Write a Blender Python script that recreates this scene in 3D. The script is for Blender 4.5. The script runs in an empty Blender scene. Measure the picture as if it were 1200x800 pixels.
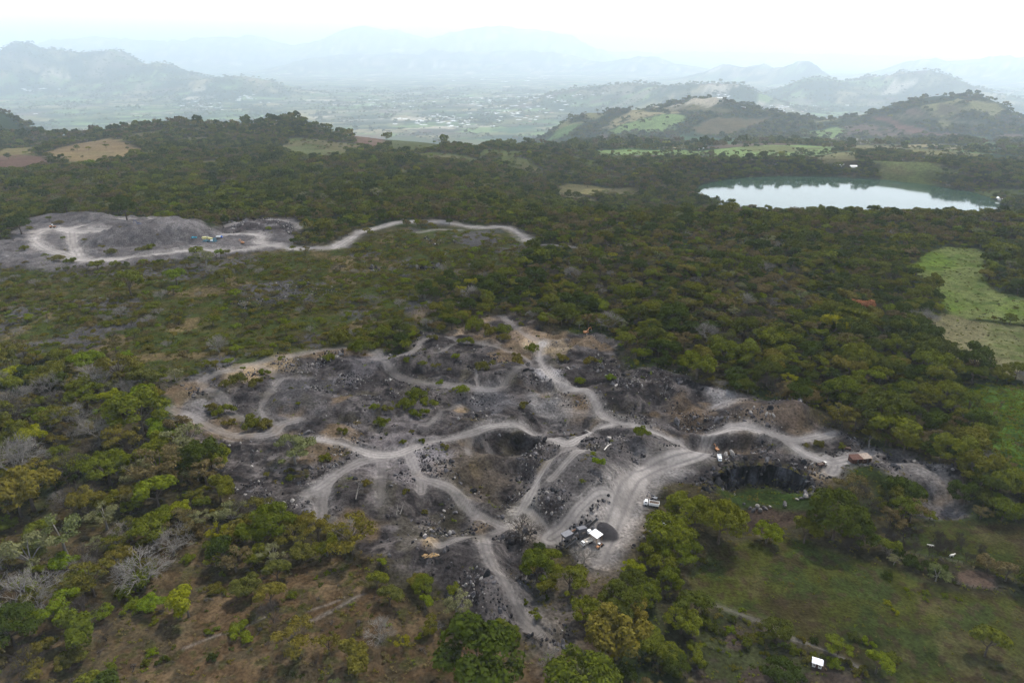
import bpy, math, random
import numpy as np

# ------------------------------------------------------------------ camera, world, sun
S = bpy.context.scene
C = S.collection
PITCH = math.radians(23.0)
H0 = 170.0
cam_data = bpy.data.cameras.new("camera")
cam_data.sensor_width = 36.0
cam_data.lens = 24.0
cam_data.clip_start = 1.0
cam_data.clip_end = 300000.0
cam = bpy.data.objects.new("camera", cam_data)
cam.location = (0, 0, H0)
cam.rotation_euler = (math.pi / 2 - PITCH, 0, 0)
C.objects.link(cam)
S.camera = cam

SUN_DIR = np.array((0.30, 0.42, 0.86)); SUN_DIR /= np.linalg.norm(SUN_DIR)
SUN_EL = math.asin(SUN_DIR[2]); SUN_ROT = math.atan2(SUN_DIR[0], SUN_DIR[1])
world = bpy.data.worlds.new("World")
S.world = world
world.use_nodes = True
wn = world.node_tree; wn.nodes.clear()
w_out = wn.nodes.new("ShaderNodeOutputWorld")
w_bg = wn.nodes.new("ShaderNodeBackground"); w_bg.inputs[1].default_value = 0.12
w_sky = wn.nodes.new("ShaderNodeTexSky"); w_sky.sky_type = 'NISHITA'; w_sky.sun_disc = False
w_sky.sun_elevation = SUN_EL; w_sky.sun_rotation = SUN_ROT
w_sky.air_density = 1.0; w_sky.dust_density = 2.5; w_sky.altitude = 600
w_tc = wn.nodes.new("ShaderNodeTexCoord")
w_map = wn.nodes.new("ShaderNodeMapping"); w_map.inputs['Scale'].default_value = (1.0, 1.0, 4.0)
w_noise = wn.nodes.new("ShaderNodeTexNoise"); w_noise.inputs['Scale'].default_value = 2.2
w_noise.inputs['Detail'].default_value = 6
w_ramp = wn.nodes.new("ShaderNodeValToRGB")
w_ramp.color_ramp.elements[0].position = 0.30; w_ramp.color_ramp.elements[0].color = (0.80, 0.80, 0.80, 1)
w_ramp.color_ramp.elements[1].position = 0.65; w_ramp.color_ramp.elements[1].color = (0.97, 0.97, 0.97, 1)
w_mix = wn.nodes.new("ShaderNodeMixRGB"); w_mix.inputs[2].default_value = (21.5, 22.1, 22.8, 1)   # thin bright cloud sheet
wn.links.new(w_tc.outputs['Generated'], w_map.inputs[0])
wn.links.new(w_map.outputs[0], w_noise.inputs[0])
wn.links.new(w_noise.outputs[0], w_ramp.inputs[0])
w_sep = wn.nodes.new("ShaderNodeSeparateXYZ"); wn.links.new(w_tc.outputs['Generated'], w_sep.inputs[0])
w_h = wn.nodes.new("ShaderNodeMapRange"); w_h.inputs[1].default_value = 0.05; w_h.inputs[2].default_value = 0.48; w_h.inputs[3].default_value = 1.0; w_h.inputs[4].default_value = 0.04
w_mul = wn.nodes.new("ShaderNodeMath"); w_mul.operation = 'MULTIPLY'   # the veil thins towards the zenith
wn.links.new(w_sep.outputs[2], w_h.inputs[0]); wn.links.new(w_h.outputs[0], w_mul.inputs[0]); wn.links.new(w_ramp.outputs[0], w_mul.inputs[1])
wn.links.new(w_mul.outputs[0], w_mix.inputs[0])
wn.links.new(w_sky.outputs[0], w_mix.inputs[1])
wn.links.new(w_mix.outputs[0], w_bg.inputs[0])
wn.links.new(w_bg.outputs[0], w_out.inputs[0])

sun_data = bpy.data.lights.new("sun", 'SUN')
sun_data.energy = 4.3; sun_data.angle = math.radians(2.0); sun_data.color = (1.0, 0.95, 0.87)
sun = bpy.data.objects.new("sun", sun_data)
C.objects.link(sun)
import mathutils
sun.rotation_euler = mathutils.Vector(SUN_DIR.tolist()).to_track_quat('Z', 'Y').to_euler()

S.view_settings.view_transform = 'Standard'
S.view_settings.look = 'None'
S.view_settings.exposure = 0.40
S.view_settings.gamma = 1.0
S.view_settings.use_curve_mapping = False
S.cycles.use_denoising = True
S.cycles.max_bounces = 8; S.cycles.diffuse_bounces = 3; S.cycles.glossy_bounces = 2
S.cycles.transmission_bounces = 2; S.cycles.volume_bounces = 6; S.cycles.transparent_max_bounces = 8
S.cycles.use_adaptive_sampling = True
S.cycles.adaptive_threshold = 0.012

HAZE_DENSITY = 0.000050
HAZE_COLOR = (0.82, 0.92, 1.0)

rng = np.random.default_rng(11)
random.seed(5)

# ------------------------------------------------------------------ noise
def _hash(ix, iy, seed):
    h = (ix.astype(np.int64) * 374761393 + iy.astype(np.int64) * 668265263 + seed * 974634777) & 0xFFFFFFFF
    h = ((h ^ (h >> 13)) * 1274126177) & 0xFFFFFFFF
    h = h ^ (h >> 16)
    return (h & 0xFFFF) / 65535.0
def vnoise(x, y, seed=0):
    ix = np.floor(x); iy = np.floor(y); fx = x - ix; fy = y - iy
    fx = fx * fx * (3 - 2 * fx); fy = fy * fy * (3 - 2 * fy)
    a = _hash(ix, iy, seed); b = _hash(ix + 1, iy, seed); c = _hash(ix, iy + 1, seed); d = _hash(ix + 1, iy + 1, seed)
    return (a * (1 - fx) + b * fx) * (1 - fy) + (c * (1 - fx) + d * fx) * fy
def fbm(x, y, scale, octs=4, seed=0, gain=0.5):
    """0..1, about 0.5"""
    s = 0; a = 1; t = 0
    x = np.asarray(x, float) / scale; y = np.asarray(y, float) / scale
    for i in range(octs):
        s = s + a * vnoise(x + 17.3 * i, y - 9.1 * i, seed + i); t += a; a *= gain
        x, y = (x * 1.6 - y * 1.2), (x * 1.2 + y * 1.6)
    return s / t
def ridged(x, y, scale, octs=4, seed=0):
    s = 0; a = 1; t = 0
    x = np.asarray(x, float) / scale; y = np.asarray(y, float) / scale
    for i in range(octs):
        s = s + a * (1 - np.abs(2 * vnoise(x + 5.7 * i, y + 3.3 * i, seed + i) - 1)); t += a; a *= 0.5
        x, y = (x * 1.6 - y * 1.2), (x * 1.2 + y * 1.6)
    return s / t
def sst(a, b, x):
    t = np.clip((x - a) / (b - a), 0, 1); return t * t * (3 - 2 * t)
def lerp(a, b, t): return a + (b - a) * t

# ------------------------------------------------------------------ the lie of the land
CP, SP = math.cos(PITCH), math.sin(PITCH)
def row_tan(v):  # tangent of the dip of a picture row on the picture's middle column
    return math.tan(PITCH - math.atan((400 - v) / 800.0))
YB = [0, 740, 830, 1000, 1230, 1700, 2200, 3000, 4500, 6500, 8000, 200000]
ZR = [0, 0, -16, -68, -98, -97, -122, -190, -370, -660, -850, -850]
ZL = [0, 0, -8, -20, -35, -62, -88, -280, -560, -780, -850, -850]
LAKE = (668.0, 1388.0, 281.0, 236.0, -100.0)
def base_h(x, y):
    s = x / np.maximum(y, 1.0)
    w = sst(-0.12, 0.16, s)
    z = lerp(np.interp(y, YB, ZL), np.interp(y, YB, ZR), w)
    # the wooded ridge on the left
    u = 600 + 800 * s / 0.96
    zr = np.interp(u, [-400, 0, 150, 330, 400, 450, 560, 640, 720, 1000], [-70, -90, -76, -58, -84, -108, -128, -145, -174, -180])
    z = z + np.maximum(zr - z, -5) * np.exp(-((y - 2350) / 300.0) ** 2) * (1 - sst(0.1, 0.2, s))
    return z
HILLS = []; TOPS = []
def crest(u, v, d, sx, sy, rot=0.0):
    """a hill whose top shows at picture column u, row v, d metres off"""
    f = 2.35 if d >= 5000 else (1.65 if d > 2500 else 1.3)
    d *= f; sx *= f; sy *= f
    z = H0 - d * row_tan(v)
    x = (u - 600) / 800.0 * (d * CP + (H0 - z) * SP)
    b = float(base_h(np.array([x]), np.array([float(d)]))[0])
    cur = sum(float(gh(np.array([x]), np.array([float(d)]), h)[0]) for h in HILLS)
    HILLS.append((x, float(d), sx, sy, max(z - b - cur * 0.8, 4.0), rot)); TOPS.append(z)
def gh(x, y, h):
    cx, cy, sx, sy, a, r = h
    dx = x - cx; dy = y - cy
    if r:
        c, s = math.cos(r), math.sin(r); dx, dy = dx * c + dy * s, -dx * s + dy * c
    return a * np.exp(-(np.abs(dx / sx) ** 2.2 + np.abs(dy / sy) ** 2))
crest(343, 141, 1760, 60, 70)
crest(200, 147, 1850, 130, 150)
crest(-20, 128, 2350, 200, 200)
crest(775, 119, 3300, 430, 330)
crest(680, 138, 3200, 300, 230)
crest(870, 126, 3500, 300, 260)
crest(1125, 112, 3100, 270, 330)
crest(985, 141, 3000, 800, 300)
crest(1035, 124, 3200, 230, 280)
crest(940, 143, 2850, 330, 250)
crest(1210, 150, 3000, 260, 250)
crest(830, 146, 2850, 260, 150)
crest(830, 92, 5600, 520, 420)
crest(720, 98, 6300, 700, 400)
crest(60, 53, 8600, 520, 900)
crest(125, 60, 8700, 520, 800)
crest(0, 61, 8300, 480, 800)
crest(200, 76, 8300, 600, 700)
crest(-120, 55, 8800, 600, 900)
crest(280, 92, 7600, 600, 500)
crest(390, 66, 16000, 1300, 900)
crest(520, 58, 16500, 1500, 1100)
crest(640, 61, 16500, 1100, 1000)
crest(760, 67, 15500, 1100, 900)
crest(430, 30, 20500, 1500, 1800)
crest(570, 32, 20500, 1900, 1800)
crest(670, 44, 20500, 1400, 1600)
crest(280, 42, 21000, 2200, 2200)
crest(100, 44, 21000, 2400, 2400)
crest(945, 74, 10500, 330, 700)
crest(870, 76, 11500, 800, 700)
crest(1040, 81, 7200, 460, 600)
crest(960, 94, 6800, 420, 500)
crest(1120, 94, 6600, 500, 500)
crest(1175, 65, 12500, 800, 1000)
crest(1080, 71, 12500, 700, 900)
crest(1300, 68, 11500, 1000, 1000)
crest(820, 62, 26000, 12000, 3000)
crest(300, 60, 26000, 9000, 3000)
for _ in range(12):   # settle the heights so that neighbouring hills together reach the right tops
    hx_ = np.array([h[0] for h in HILLS]); hy_ = np.array([h[1] for h in HILLS])
    tot = base_h(hx_, hy_) + sum(gh(hx_, hy_, h) for h in HILLS)
    HILLS = [h[:4] + (max(h[4] + 0.7 * (t - c), 4.0),) + h[5:] for h, t, c in zip(HILLS, TOPS, tot)]
def macro(x, y):
    x = np.asarray(x, float); y = np.asarray(y, float)
    z = base_h(x, y)
    hh = np.zeros_like(z)
    for h in HILLS: hh = hh + gh(x, y, h)
    z = z + hh
    far = sst(900, 2600, y)
    z = z + (fbm(x, y, 520, 4, 3) - 0.5) * lerp(0, 40, sst(850, 1500, y)) * (1 - 0.75 * sst(6500, 8500, y) * (hh < 30))
    z = z + (ridged(x, y, lerp(900, 1700, sst(6500, 9000, y)), 6, 9) - 0.70) * np.clip(hh, 0, 800) * 0.78 * sst(2600, 4200, y)
    # crater lake basin with a low rim
    cx, cy, ax, ay, lz = LAKE
    r = np.sqrt(((x - cx) / ax) ** 2 + ((y - cy) / ay) ** 2)
    z = z + 26 * np.exp(-((r - 1.40) / 0.17) ** 2) * (y > cy - 40) * sst(cy - 40, cy + 120, y)
    inner = 1 - sst(0.93, 1.14, r)
    z = lerp(z, lz - 6, inner)
    near = sst(1.0, 1.12, r) * (1 - sst(1.12, 1.3, r))
    z = np.where((r > 1.04) & (r < 1.35) & (z < lz + 1.5), lz + 1.5, z)
    return z
def hmacro(x, y): return float(macro(np.array([float(x)]), np.array([float(y)]))[0])
def unproj(u, v):
    """where the line of sight through picture point u, v meets the land"""
    a = (u - 600) / 800.0; b = (400 - v) / 800.0
    d = np.array([a, CP + b * SP, -SP + b * CP])
    t = np.geomspace(150, 60000, 700)
    px = a * t; py = d[1] * t; pz = H0 + d[2] * t
    under = pz < macro(px, py)
    if not under.any(): return px[-1], py[-1]
    i = int(np.argmax(under))
    lo, hi = t[max(i - 1, 0)], t[i]
    for _ in range(14):
        m = (lo + hi) / 2
        if H0 + d[2] * m < hmacro(a * m, d[1] * m): hi = m
        else: lo = m
    return a * hi, d[1] * hi
def proj(x, y, z):
    x = np.asarray(x, float); dy = np.asarray(y, float); dz = np.asarray(z, float) - H0
    dep = dy * CP - dz * SP
    return 600 + 800 * x / dep, 400 - 800 * (dy * SP + dz * CP) / dep, dep
def P(*pts): return np.array([unproj(u, v) for u, v in pts])

# distances to lines, and inside/outside of outlines, on the ground plan
def line_dist(x, y, pts, reach):
    d = np.full(x.shape, 1e9)
    for (ax, ay), (bx, by) in zip(pts[:-1], pts[1:]):
        m = np.nonzero((x > min(ax, bx) - reach) & (x < max(ax, bx) + reach) & (y > min(ay, by) - reach) & (y < max(ay, by) + reach))
        if not len(m[0]): continue
        vx, vy = bx - ax, by - ay; L = vx * vx + vy * vy + 1e-9
        t = np.clip(((x[m] - ax) * vx + (y[m] - ay) * vy) / L, 0, 1)
        d[m] = np.minimum(d[m], np.hypot(x[m] - ax - t * vx, y[m] - ay - t * vy))
    return d
def inside(x, y, poly):
    r = np.zeros(x.shape, bool)
    n = len(poly)
    for i in range(n):
        ax, ay = poly[i]; bx, by = poly[(i + 1) % n]
        c = ((ay > y) != (by > y))
        if c.any():
            xx = (bx - ax) * (y - ay) / (by - ay + 1e-12) + ax
            r ^= c & (x < xx)
    return r
def poly_sd(x, y, poly, reach):
    """signed distance, positive inside, limited to reach"""
    x0, y0 = poly.min(0) - reach; x1, y1 = poly.max(0) + reach
    out = np.full(x.shape, -reach, float)
    m = np.nonzero((x > x0) & (x < x1) & (y > y0) & (y < y1))
    if len(m[0]):
        xs, ys = x[m], y[m]
        d = np.minimum(line_dist(xs, ys, np.vstack([poly, poly[:1]]), reach), reach)
        out[m] = np.where(inside(xs, ys, poly), d, -d)
    return out
def smooth_line(pts, n=5):
    pts = np.asarray(pts, float)
    if len(pts) < 3: return pts
    q = np.vstack([2 * pts[0] - pts[1], pts, 2 * pts[-1] - pts[-2]])
    out = []
    for i in range(1, len(q) - 2):
        p0, p1, p2, p3 = q[i - 1:i + 3]
        for k in range(n):
            t = k / n
            out.append(0.5 * ((2 * p1) + (-p0 + p2) * t + (2 * p0 - 5 * p1 + 4 * p2 - p3) * t * t + (-p0 + 3 * p1 - 3 * p2 + p3) * t ** 3))
    out.append(pts[-1])
    return np.array(out)

# ------------------------------------------------------------------ tracks (points read along each, half width in metres, brightness)
ROADS = [
    ([(636, 402), (632, 413), (634, 425), (645, 440), (660, 452), (683, 462), (698, 475), (706, 486), (722, 494), (745, 499), (768, 508), (795, 518), (822, 525)], 3.4, 0.95),
    ([(600, 498), (618, 499), (635, 507), (650, 516), (667, 520), (684, 513), (700, 502), (722, 496)], 3.2, 1.0),
    ([(666, 522), (659, 535), (648, 549), (636, 562), (628, 575), (623, 588), (612, 600), (606, 610)], 3.0, 0.8),
    ([(668, 524), (678, 540), (680, 552), (672, 562), (658, 572), (645, 582)], 2.6, 0.75),
    ([(822, 524), (829, 510), (846, 502), (870, 501), (898, 507), (925, 516), (945, 515), (978, 508)], 3.4, 1.0),
    ([(922, 516), (935, 526), (952, 535), (972, 541), (990, 538), (1015, 532)], 4.4, 1.0),
    ([(970, 536), (978, 545), (974, 553)], 4.0, 0.95),
    ([(832, 522), (812, 534), (785, 543), (765, 550), (748, 560), (738, 575), (730, 592), (722, 610), (712, 632), (702, 655)], 6.5, 0.95),
    ([(728, 598), (700, 600), (680, 612), (664, 625), (645, 632)], 3.4, 0.85),
    ([(600, 498), (575, 500), (550, 508), (525, 515), (503, 518), (482, 525), (466, 531), (446, 533), (425, 529), (405, 521), (385, 517), (365, 514)], 3.0, 0.85),
    ([(452, 535), (420, 542), (397, 556), (383, 570), (378, 585), (377, 605)], 3.6, 0.62),
    ([(392, 560), (375, 572), (360, 577)], 4.0, 0.70),
    ([(448, 535), (447, 560), (446, 598)], 3.6, 0.42),
    ([(479, 533), (486, 548), (493, 560), (512, 566), (530, 574), (548, 590), (563, 604), (578, 613), (594, 620)], 3.0, 0.72),
    ([(494, 560), (493, 577)], 3.0, 0.6),
    ([(552, 508), (548, 520), (550, 533)], 2.2, 0.6),
    ([(568, 512), (578, 524), (590, 531)], 1.6, 0.5),
    ([(514, 650), (540, 639), (565, 630), (588, 622), (602, 614), (616, 604), (640, 628)], 2.6, 0.62),
    ([(566, 632), (570, 655), (580, 678), (597, 703), (615, 727), (634, 744)], 3.4, 0.5),
    ([(236, 446), (255, 438), (277, 434), (300, 426), (340, 418), (378, 411), (410, 408)], 3.0, 0.55),
    ([(236, 446), (244, 458), (262, 470), (270, 484), (285, 492)], 3.4, 0.42),
    ([(202, 482), (222, 487), (240, 498), (262, 508), (292, 511), (318, 508), (330, 498), (350, 492)], 4.0, 0.55),
    ([(330, 443), (318, 458), (305, 478), (312, 490), (326, 500)], 3.4, 0.42),
    ([(300, 428), (330, 443)], 3.6, 0.42),
    ([(436, 412), (452, 430), (472, 443), (500, 449), (535, 452), (562, 456), (585, 455), (602, 444), (626, 430), (640, 428)], 4.6, 0.45),
    ([(437, 421), (470, 417), (487, 409), (497, 397), (520, 395), (538, 399)], 2.6, 0.55),
    ([(512, 414), (535, 404), (560, 402), (590, 410), (612, 418), (628, 430)], 2.6, 0.5),
    ([(500, 499), (513, 488), (522, 473), (536, 466)], 2.6, 0.45),
    ([(560, 455), (557, 436)], 1.3, 0.7),
    ([(630, 400), (615, 392), (600, 380), (590, 372)], 3.2, 0.55),
    ([(640, 452), (628, 470), (650, 480), (690, 484)], 5.0, 0.40),
    # the far quarry
    ([(42, 272), (60, 268), (80, 270), (105, 272), (140, 273), (165, 271), (178, 268)], 3.6, 1.0),
    ([(62, 268), (47, 273), (41, 281), (48, 290), (68, 296), (86, 302), (104, 305), (140, 303), (185, 298), (230, 293), (270, 294), (300, 290), (322, 287), (350, 291), (388, 291), (408, 281), (424, 272), (448, 266), (467, 262)], 3.2, 1.0),
    ([(84, 270), (85, 282), (89, 292), (96, 303)], 3.2, 0.95),
    ([(80, 268), (100, 265), (118, 262), (145, 258), (168, 256), (188, 257)], 3.2, 0.8),
    ([(467, 262), (490, 261), (515, 260), (545, 263), (568, 266), (590, 266), (608, 273), (621, 284)], 3.6, 0.95),
    ([(636, 288), (660, 290), (690, 293)], 2.0, 0.55),
    ([(490, 273), (515, 268), (540, 268)], 2.0, 0.5),
    ([(268, 266), (295, 262), (320, 258), (345, 262), (352, 268)], 3.0, 0.5),
    ([(262, 275), (290, 274), (306, 277), (302, 283), (320, 287)], 3.0, 0.8),
    # small worn paths
    ([(816, 703), (858, 719), (893, 734), (925, 750), (968, 764), (1010, 785)], 1.2, 0.45),
    ([(215, 757), (250, 744), (273, 740), (300, 729), (312, 724)], 0.6, 0.36),
    ([(366, 731), (392, 718), (426, 699)], 0.9, 0.36),
    ([(362, 720), (385, 712), (404, 704)], 0.6, 0.36),
    ([(1048, 545), (1075, 560), (1105, 575), (1122, 592)], 5.0, 0.30),
]
ROADS = [(smooth_line(P(*p)), w * (1.5 if p[0][1] < 310 else .76), b * (1.1 if p[0][1] < 310 else 1.0 if b > .8 else .74)) for p, w, b in ROADS]

QUARRY = P((188, 462), (215, 448), (240, 440), (268, 436), (300, 424), (345, 416), (385, 408), (430, 412), (470, 408), (490, 392), (530, 386), (560, 375), (575, 366), (610, 374), (640, 384), (675, 394), (705, 392), (725, 404), (745, 430), (800, 442), (850, 458), (895, 470), (935, 482), (955, 496), (985, 505), (1012, 522), (1035, 530), (1062, 533), (1100, 545), (1130, 562), (1148, 580), (1132, 600), (1100, 603), (1062, 590), (1030, 560), (1008, 545), (990, 556), (962, 575), (938, 556), (905, 547), (868, 547), (840, 556), (824, 572), (792, 572), (765, 592), (762, 612), (738, 640), (712, 662), (690, 664), (664, 645), (638, 636), (622, 650), (628, 700), (650, 742), (640, 752), (612, 752), (560, 728), (530, 712), (500, 692), (462, 690), (440, 672), (412, 640), (372, 622), (330, 602), (290, 592), (252, 566), (236, 530), (214, 500), (198, 480))
QUARRY2 = P((-30, 285), (0, 282), (30, 262), (45, 255), (90, 256), (150, 253), (200, 256), (230, 262), (245, 272), (300, 255), (345, 255), (350, 270), (345, 285), (320, 292), (270, 298), (200, 306), (150, 312), (60, 318), (-30, 310))
ROCKY = P((225, 252), (300, 252), (352, 258), (350, 275), (300, 272), (250, 275), (232, 262))
SCRUB = P((-60, 300), (120, 318), (300, 300), (420, 285), (470, 268), (600, 275), (625, 300), (560, 320), (500, 345), (520, 370), (440, 400), (300, 418), (240, 440), (180, 430), (60, 420), (-60, 430))
SCRUB2 = P((360, 270), (470, 262), (620, 290), (600, 320), (520, 330), (440, 340), (330, 340), (300, 310))
SLOPE = P((110, 830), (130, 735), (200, 690), (290, 672), (350, 655), (400, 650), (432, 655), (445, 690), (500, 712), (560, 733), (605, 752), (650, 748), (670, 760), (660, 840))
SLOPE2 = P((-40, 590), (120, 600), (260, 640), (300, 680), (140, 735), (110, 840), (-80, 840))
GREENF = P((1066, 312), (1085, 298), (1110, 290), (1145, 292), (1158, 302), (1152, 322), (1170, 342), (1215, 352), (1260, 380), (1260, 398), (1210, 382), (1150, 372), (1120, 372), (1100, 352), (1095, 338), (1075, 326))
TANF = P((1092, 372), (1105, 366), (1140, 374), (1215, 384), (1260, 396), (1260, 450), (1200, 446), (1160, 438), (1120, 428), (1102, 412), (1095, 395))
LEAFY = P((1122, 462), (1150, 452), (1210, 452), (1270, 470), (1270, 590), (1215, 585), (1180, 560), (1160, 540), (1150, 505), (1130, 480))
PAST = P((808, 680), (822, 655), (850, 640), (880, 632), (930, 632), (965, 642), (1000, 650), (1030, 662), (1060, 668), (1120, 692), (1170, 702), (1260, 700), (1260, 850), (1080, 850), (1040, 795), (980, 768), (930, 750), (890, 728), (850, 712), (820, 700))
PAST2 = P((1042, 622), (1075, 614), (1120, 612), (1200, 608), (1270, 606), (1270, 690), (1180, 668), (1120, 662), (1070, 655), (1045, 640))
PLOT = P((1118, 672), (1132, 667), (1150, 669), (1166, 676), (1168, 687), (1160, 692), (1140, 689), (1122, 684))
BARE = P((858, 582), (880, 574), (915, 572), (945, 578), (962, 592), (960, 606), (925, 608), (885, 606), (862, 596))
BARE2 = P((640, 680), (660, 676), (690, 672), (700, 690), (700, 720), (715, 770), (690, 760), (655, 740), (640, 715))
PLOTS = P((820, 745), (860, 735), (900, 752), (940, 772), (1020, 790), (1040, 840), (780, 840), (800, 790))
YARD = P((640, 622), (662, 618), (700, 600), (735, 568), (760, 552), (800, 545), (812, 552), (790, 568), (765, 586), (760, 606), (738, 636), (715, 658), (698, 662), (690, 645), (660, 640))
GREENPIT = P((838, 576), (860, 560), (880, 552), (900, 553), (935, 560), (955, 582), (962, 600), (940, 592), (900, 575), (862, 580))
NOTREE = [(GREENF, 'green_pasture'), (TANF, 'dry_pasture'), (PAST, 'lower_pasture'), (PAST2, 'upper_pasture'), (PLOT, 'bare_plot')]
# farther fields: outline, colour, tree density
FARF = [
    (P((-40, 186), (0, 181), (48, 184), (62, 190), (45, 197), (10, 203), (-40, 204)), (0.115, 0.068, 0.052)),
    (P((50, 180), (75, 172), (100, 167), (128, 163), (150, 167), (168, 176), (150, 184), (110, 188), (80, 190), (60, 186)), (0.190, 0.135, 0.070)),
    (P((-40, 180), (0, 177), (40, 171), (48, 176), (20, 181), (-40, 186)), (0.17, 0.14, 0.06)),
    (P((410, 158), (452, 157), (452, 170), (444, 174), (418, 172)), (0.17, 0.105, 0.075)),
    (P((456, 160), (490, 160), (508, 164), (520, 175), (480, 178), (456, 175)), (0.085, 0.095, 0.035)),
    (P((520, 162), (560, 164), (592, 170), (560, 174), (525, 170)), (0.12, 0.115, 0.04)),
    (P((330, 174), (360, 171), (400, 178), (415, 186), (380, 188), (345, 182)), (0.10, 0.11, 0.045)),
    (P((325, 143), (335, 136), (348, 131), (358, 134), (372, 142), (350, 138)), (0.33, 0.27, 0.12)),
    (P((672, 226), (700, 221), (712, 224), (695, 228)), (0.22, 0.19, 0.08)),
    (P((810, 150), (850, 138), (900, 137), (905, 143), (860, 157), (820, 158)), (0.15, 0.11, 0.055)),
    (P((1000, 132), (1012, 131), (1018, 134), (1003, 138)), (0.20, 0.17, 0.09)),
    (P((1015, 138), (1035, 136), (1060, 146), (1090, 155), (1128, 158), (1130, 163), (1090, 160), (1060, 153), (1040, 145)), (0.19, 0.10, 0.075)),
    (P((1138, 160), (1160, 160), (1172, 172), (1160, 175), (1148, 168)), (0.13, 0.17, 0.055)),
    (P((1000, 170), (1060, 171), (1125, 177), (1120, 181), (1060, 177), (1000, 176)), (0.18, 0.16, 0.07)),
    (P((1020, 190), (1070, 190), (1100, 196), (1135, 200), (1120, 204), (1080, 200), (1040, 196)), (0.13, 0.15, 0.05)),
    (P((960, 183), (1000, 183), (1005, 188), (965, 189)), (0.16, 0.14, 0.07)),
    (P((860, 172), (900, 171), (960, 174), (955, 178), (880, 178)), (0.15, 0.145, 0.06)),
    (P((800, 160), (860, 163), (866, 169), (800, 169)), (0.07, 0.13, 0.055)),
    (P((1170, 158), (1215, 158), (1215, 162), (1170, 162)), (0.18, 0.12, 0.09)),
    (P((1095, 122), (1120, 122), (1122, 133), (1098, 134)), (0.10, 0.085, 0.06)),
    (P((1050, 136), (1160, 144), (1150, 148), (1060, 140)), (0.14, 0.13, 0.075)),
    (P((760, 128), (800, 122), (860, 130), (850, 134), (790, 132)), (0.15, 0.13, 0.06)),
    (P((740, 126), (765, 119), (775, 121), (750, 130)), (0.27, 0.24, 0.08)),
    (P((570, 152), (620, 148), (640, 152), (600, 157)), (0.055, 0.12, 0.06)),
    (P((590, 140), (625, 135), (650, 137), (620, 142), (595, 145)), (0.17, 0.15, 0.07)),
]
# ------------------------------------------------------------------ heaps, pits and the cliff (outline points -> ground plan)
def at(u, v): return unproj(u, v)
def ppm(y): return 800.0 / (y * CP + H0 * SP)
MOUNDS = []   # x, y, rx, ry, height, power, rotation
def mound(u, v, rx, ry, h, p=2.0, rot=0.0):
    x, y = at(u, v); MOUNDS.append((x, y, rx, ry, h, p, rot))
mound(128, 266, 30, 26, 8, 1.3); mound(60, 257, 40, 22, 5, 1.5); mound(105, 256, 30, 22, 6, 1.4)
mound(215, 273, 38, 50, 8.5, 2.6); mound(180, 278, 52, 34, 8.5, 3.0); mound(140, 284, 40, 20, 7, 2.5)
mound(0, 290, 60, 30, 3, 2); mound(300, 265, 40, 16, 5, 1.5)
mound(262, 289, 22, 14, 4, 1.4)
mound(672, 582, 26, 32, 9, 2.0); mound(700, 560, 22, 30, 5, 2.0); mound(728, 518, 24, 14, 4, 2)
mound(590, 520, 22, 12, -5, 2.5); mound(612, 514, 9, 7, -4, 2); mound(590, 562, 22, 18, -6, 2.5); mound(585, 580, 10, 8, -4, 2)
mound(655, 498, 22, 13, -6, 2.5); mound(640, 482, 10, 8, -4, 2)
mound(858, 520, 26, 10, -8, 2.5); mound(720, 515, 14, 6, -3, 2); mound(750, 532, 26, 10, 4, 1.5)
mound(900, 486, 30, 16, 4, 2); mound(930, 490, 16, 12, 5, 1.4)
mound(712, 628, 4.6, 4.2, 2.6, 1.3)
mound(440, 585, 20, 18, 4, 2); mound(520, 600, 18, 14, -4, 2); mound(540, 655, 22, 14, 4, 2)
mound(470, 655, 16, 14, 4, 2); mound(355, 470, 20, 16, 4, 2); mound(420, 480, 26, 14, 5, 2)
mound(545, 470, 22, 12, -5, 2); mound(735, 465, 34, 18, 6, 2); mound(800, 470, 30, 14, -4, 2)
mound(585, 690, 12, 16, 5, 1.5); mound(560, 700, 10, 12, 4, 1.5); mound(590, 440, 26, 14, 5, 2)
mound(480, 430, 26, 10, 4, 2); mound(645, 455, 12, 8, -4, 2); mound(820, 500, 16, 8, -3, 2); mound(540, 425, 24, 10, 4, 2)
mound(605, 660, 10, 14, -4, 2); mound(280, 460, 20, 14, 3, 2); mound(1090, 590, 20, 12, -5, 2); mound(1075, 560, 30, 12, 4, 2)
CLIFF = P((826, 572), (832, 561), (850, 552), (870, 545), (905, 546), (930, 552), (950, 564), (962, 584))
CLIFFP = np.vstack([CLIFF, P((975, 612), (920, 640), (850, 640), (820, 610))])
CLIFF2 = P((282, 352), (300, 356), (320, 355), (340, 352), (352, 348))

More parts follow.
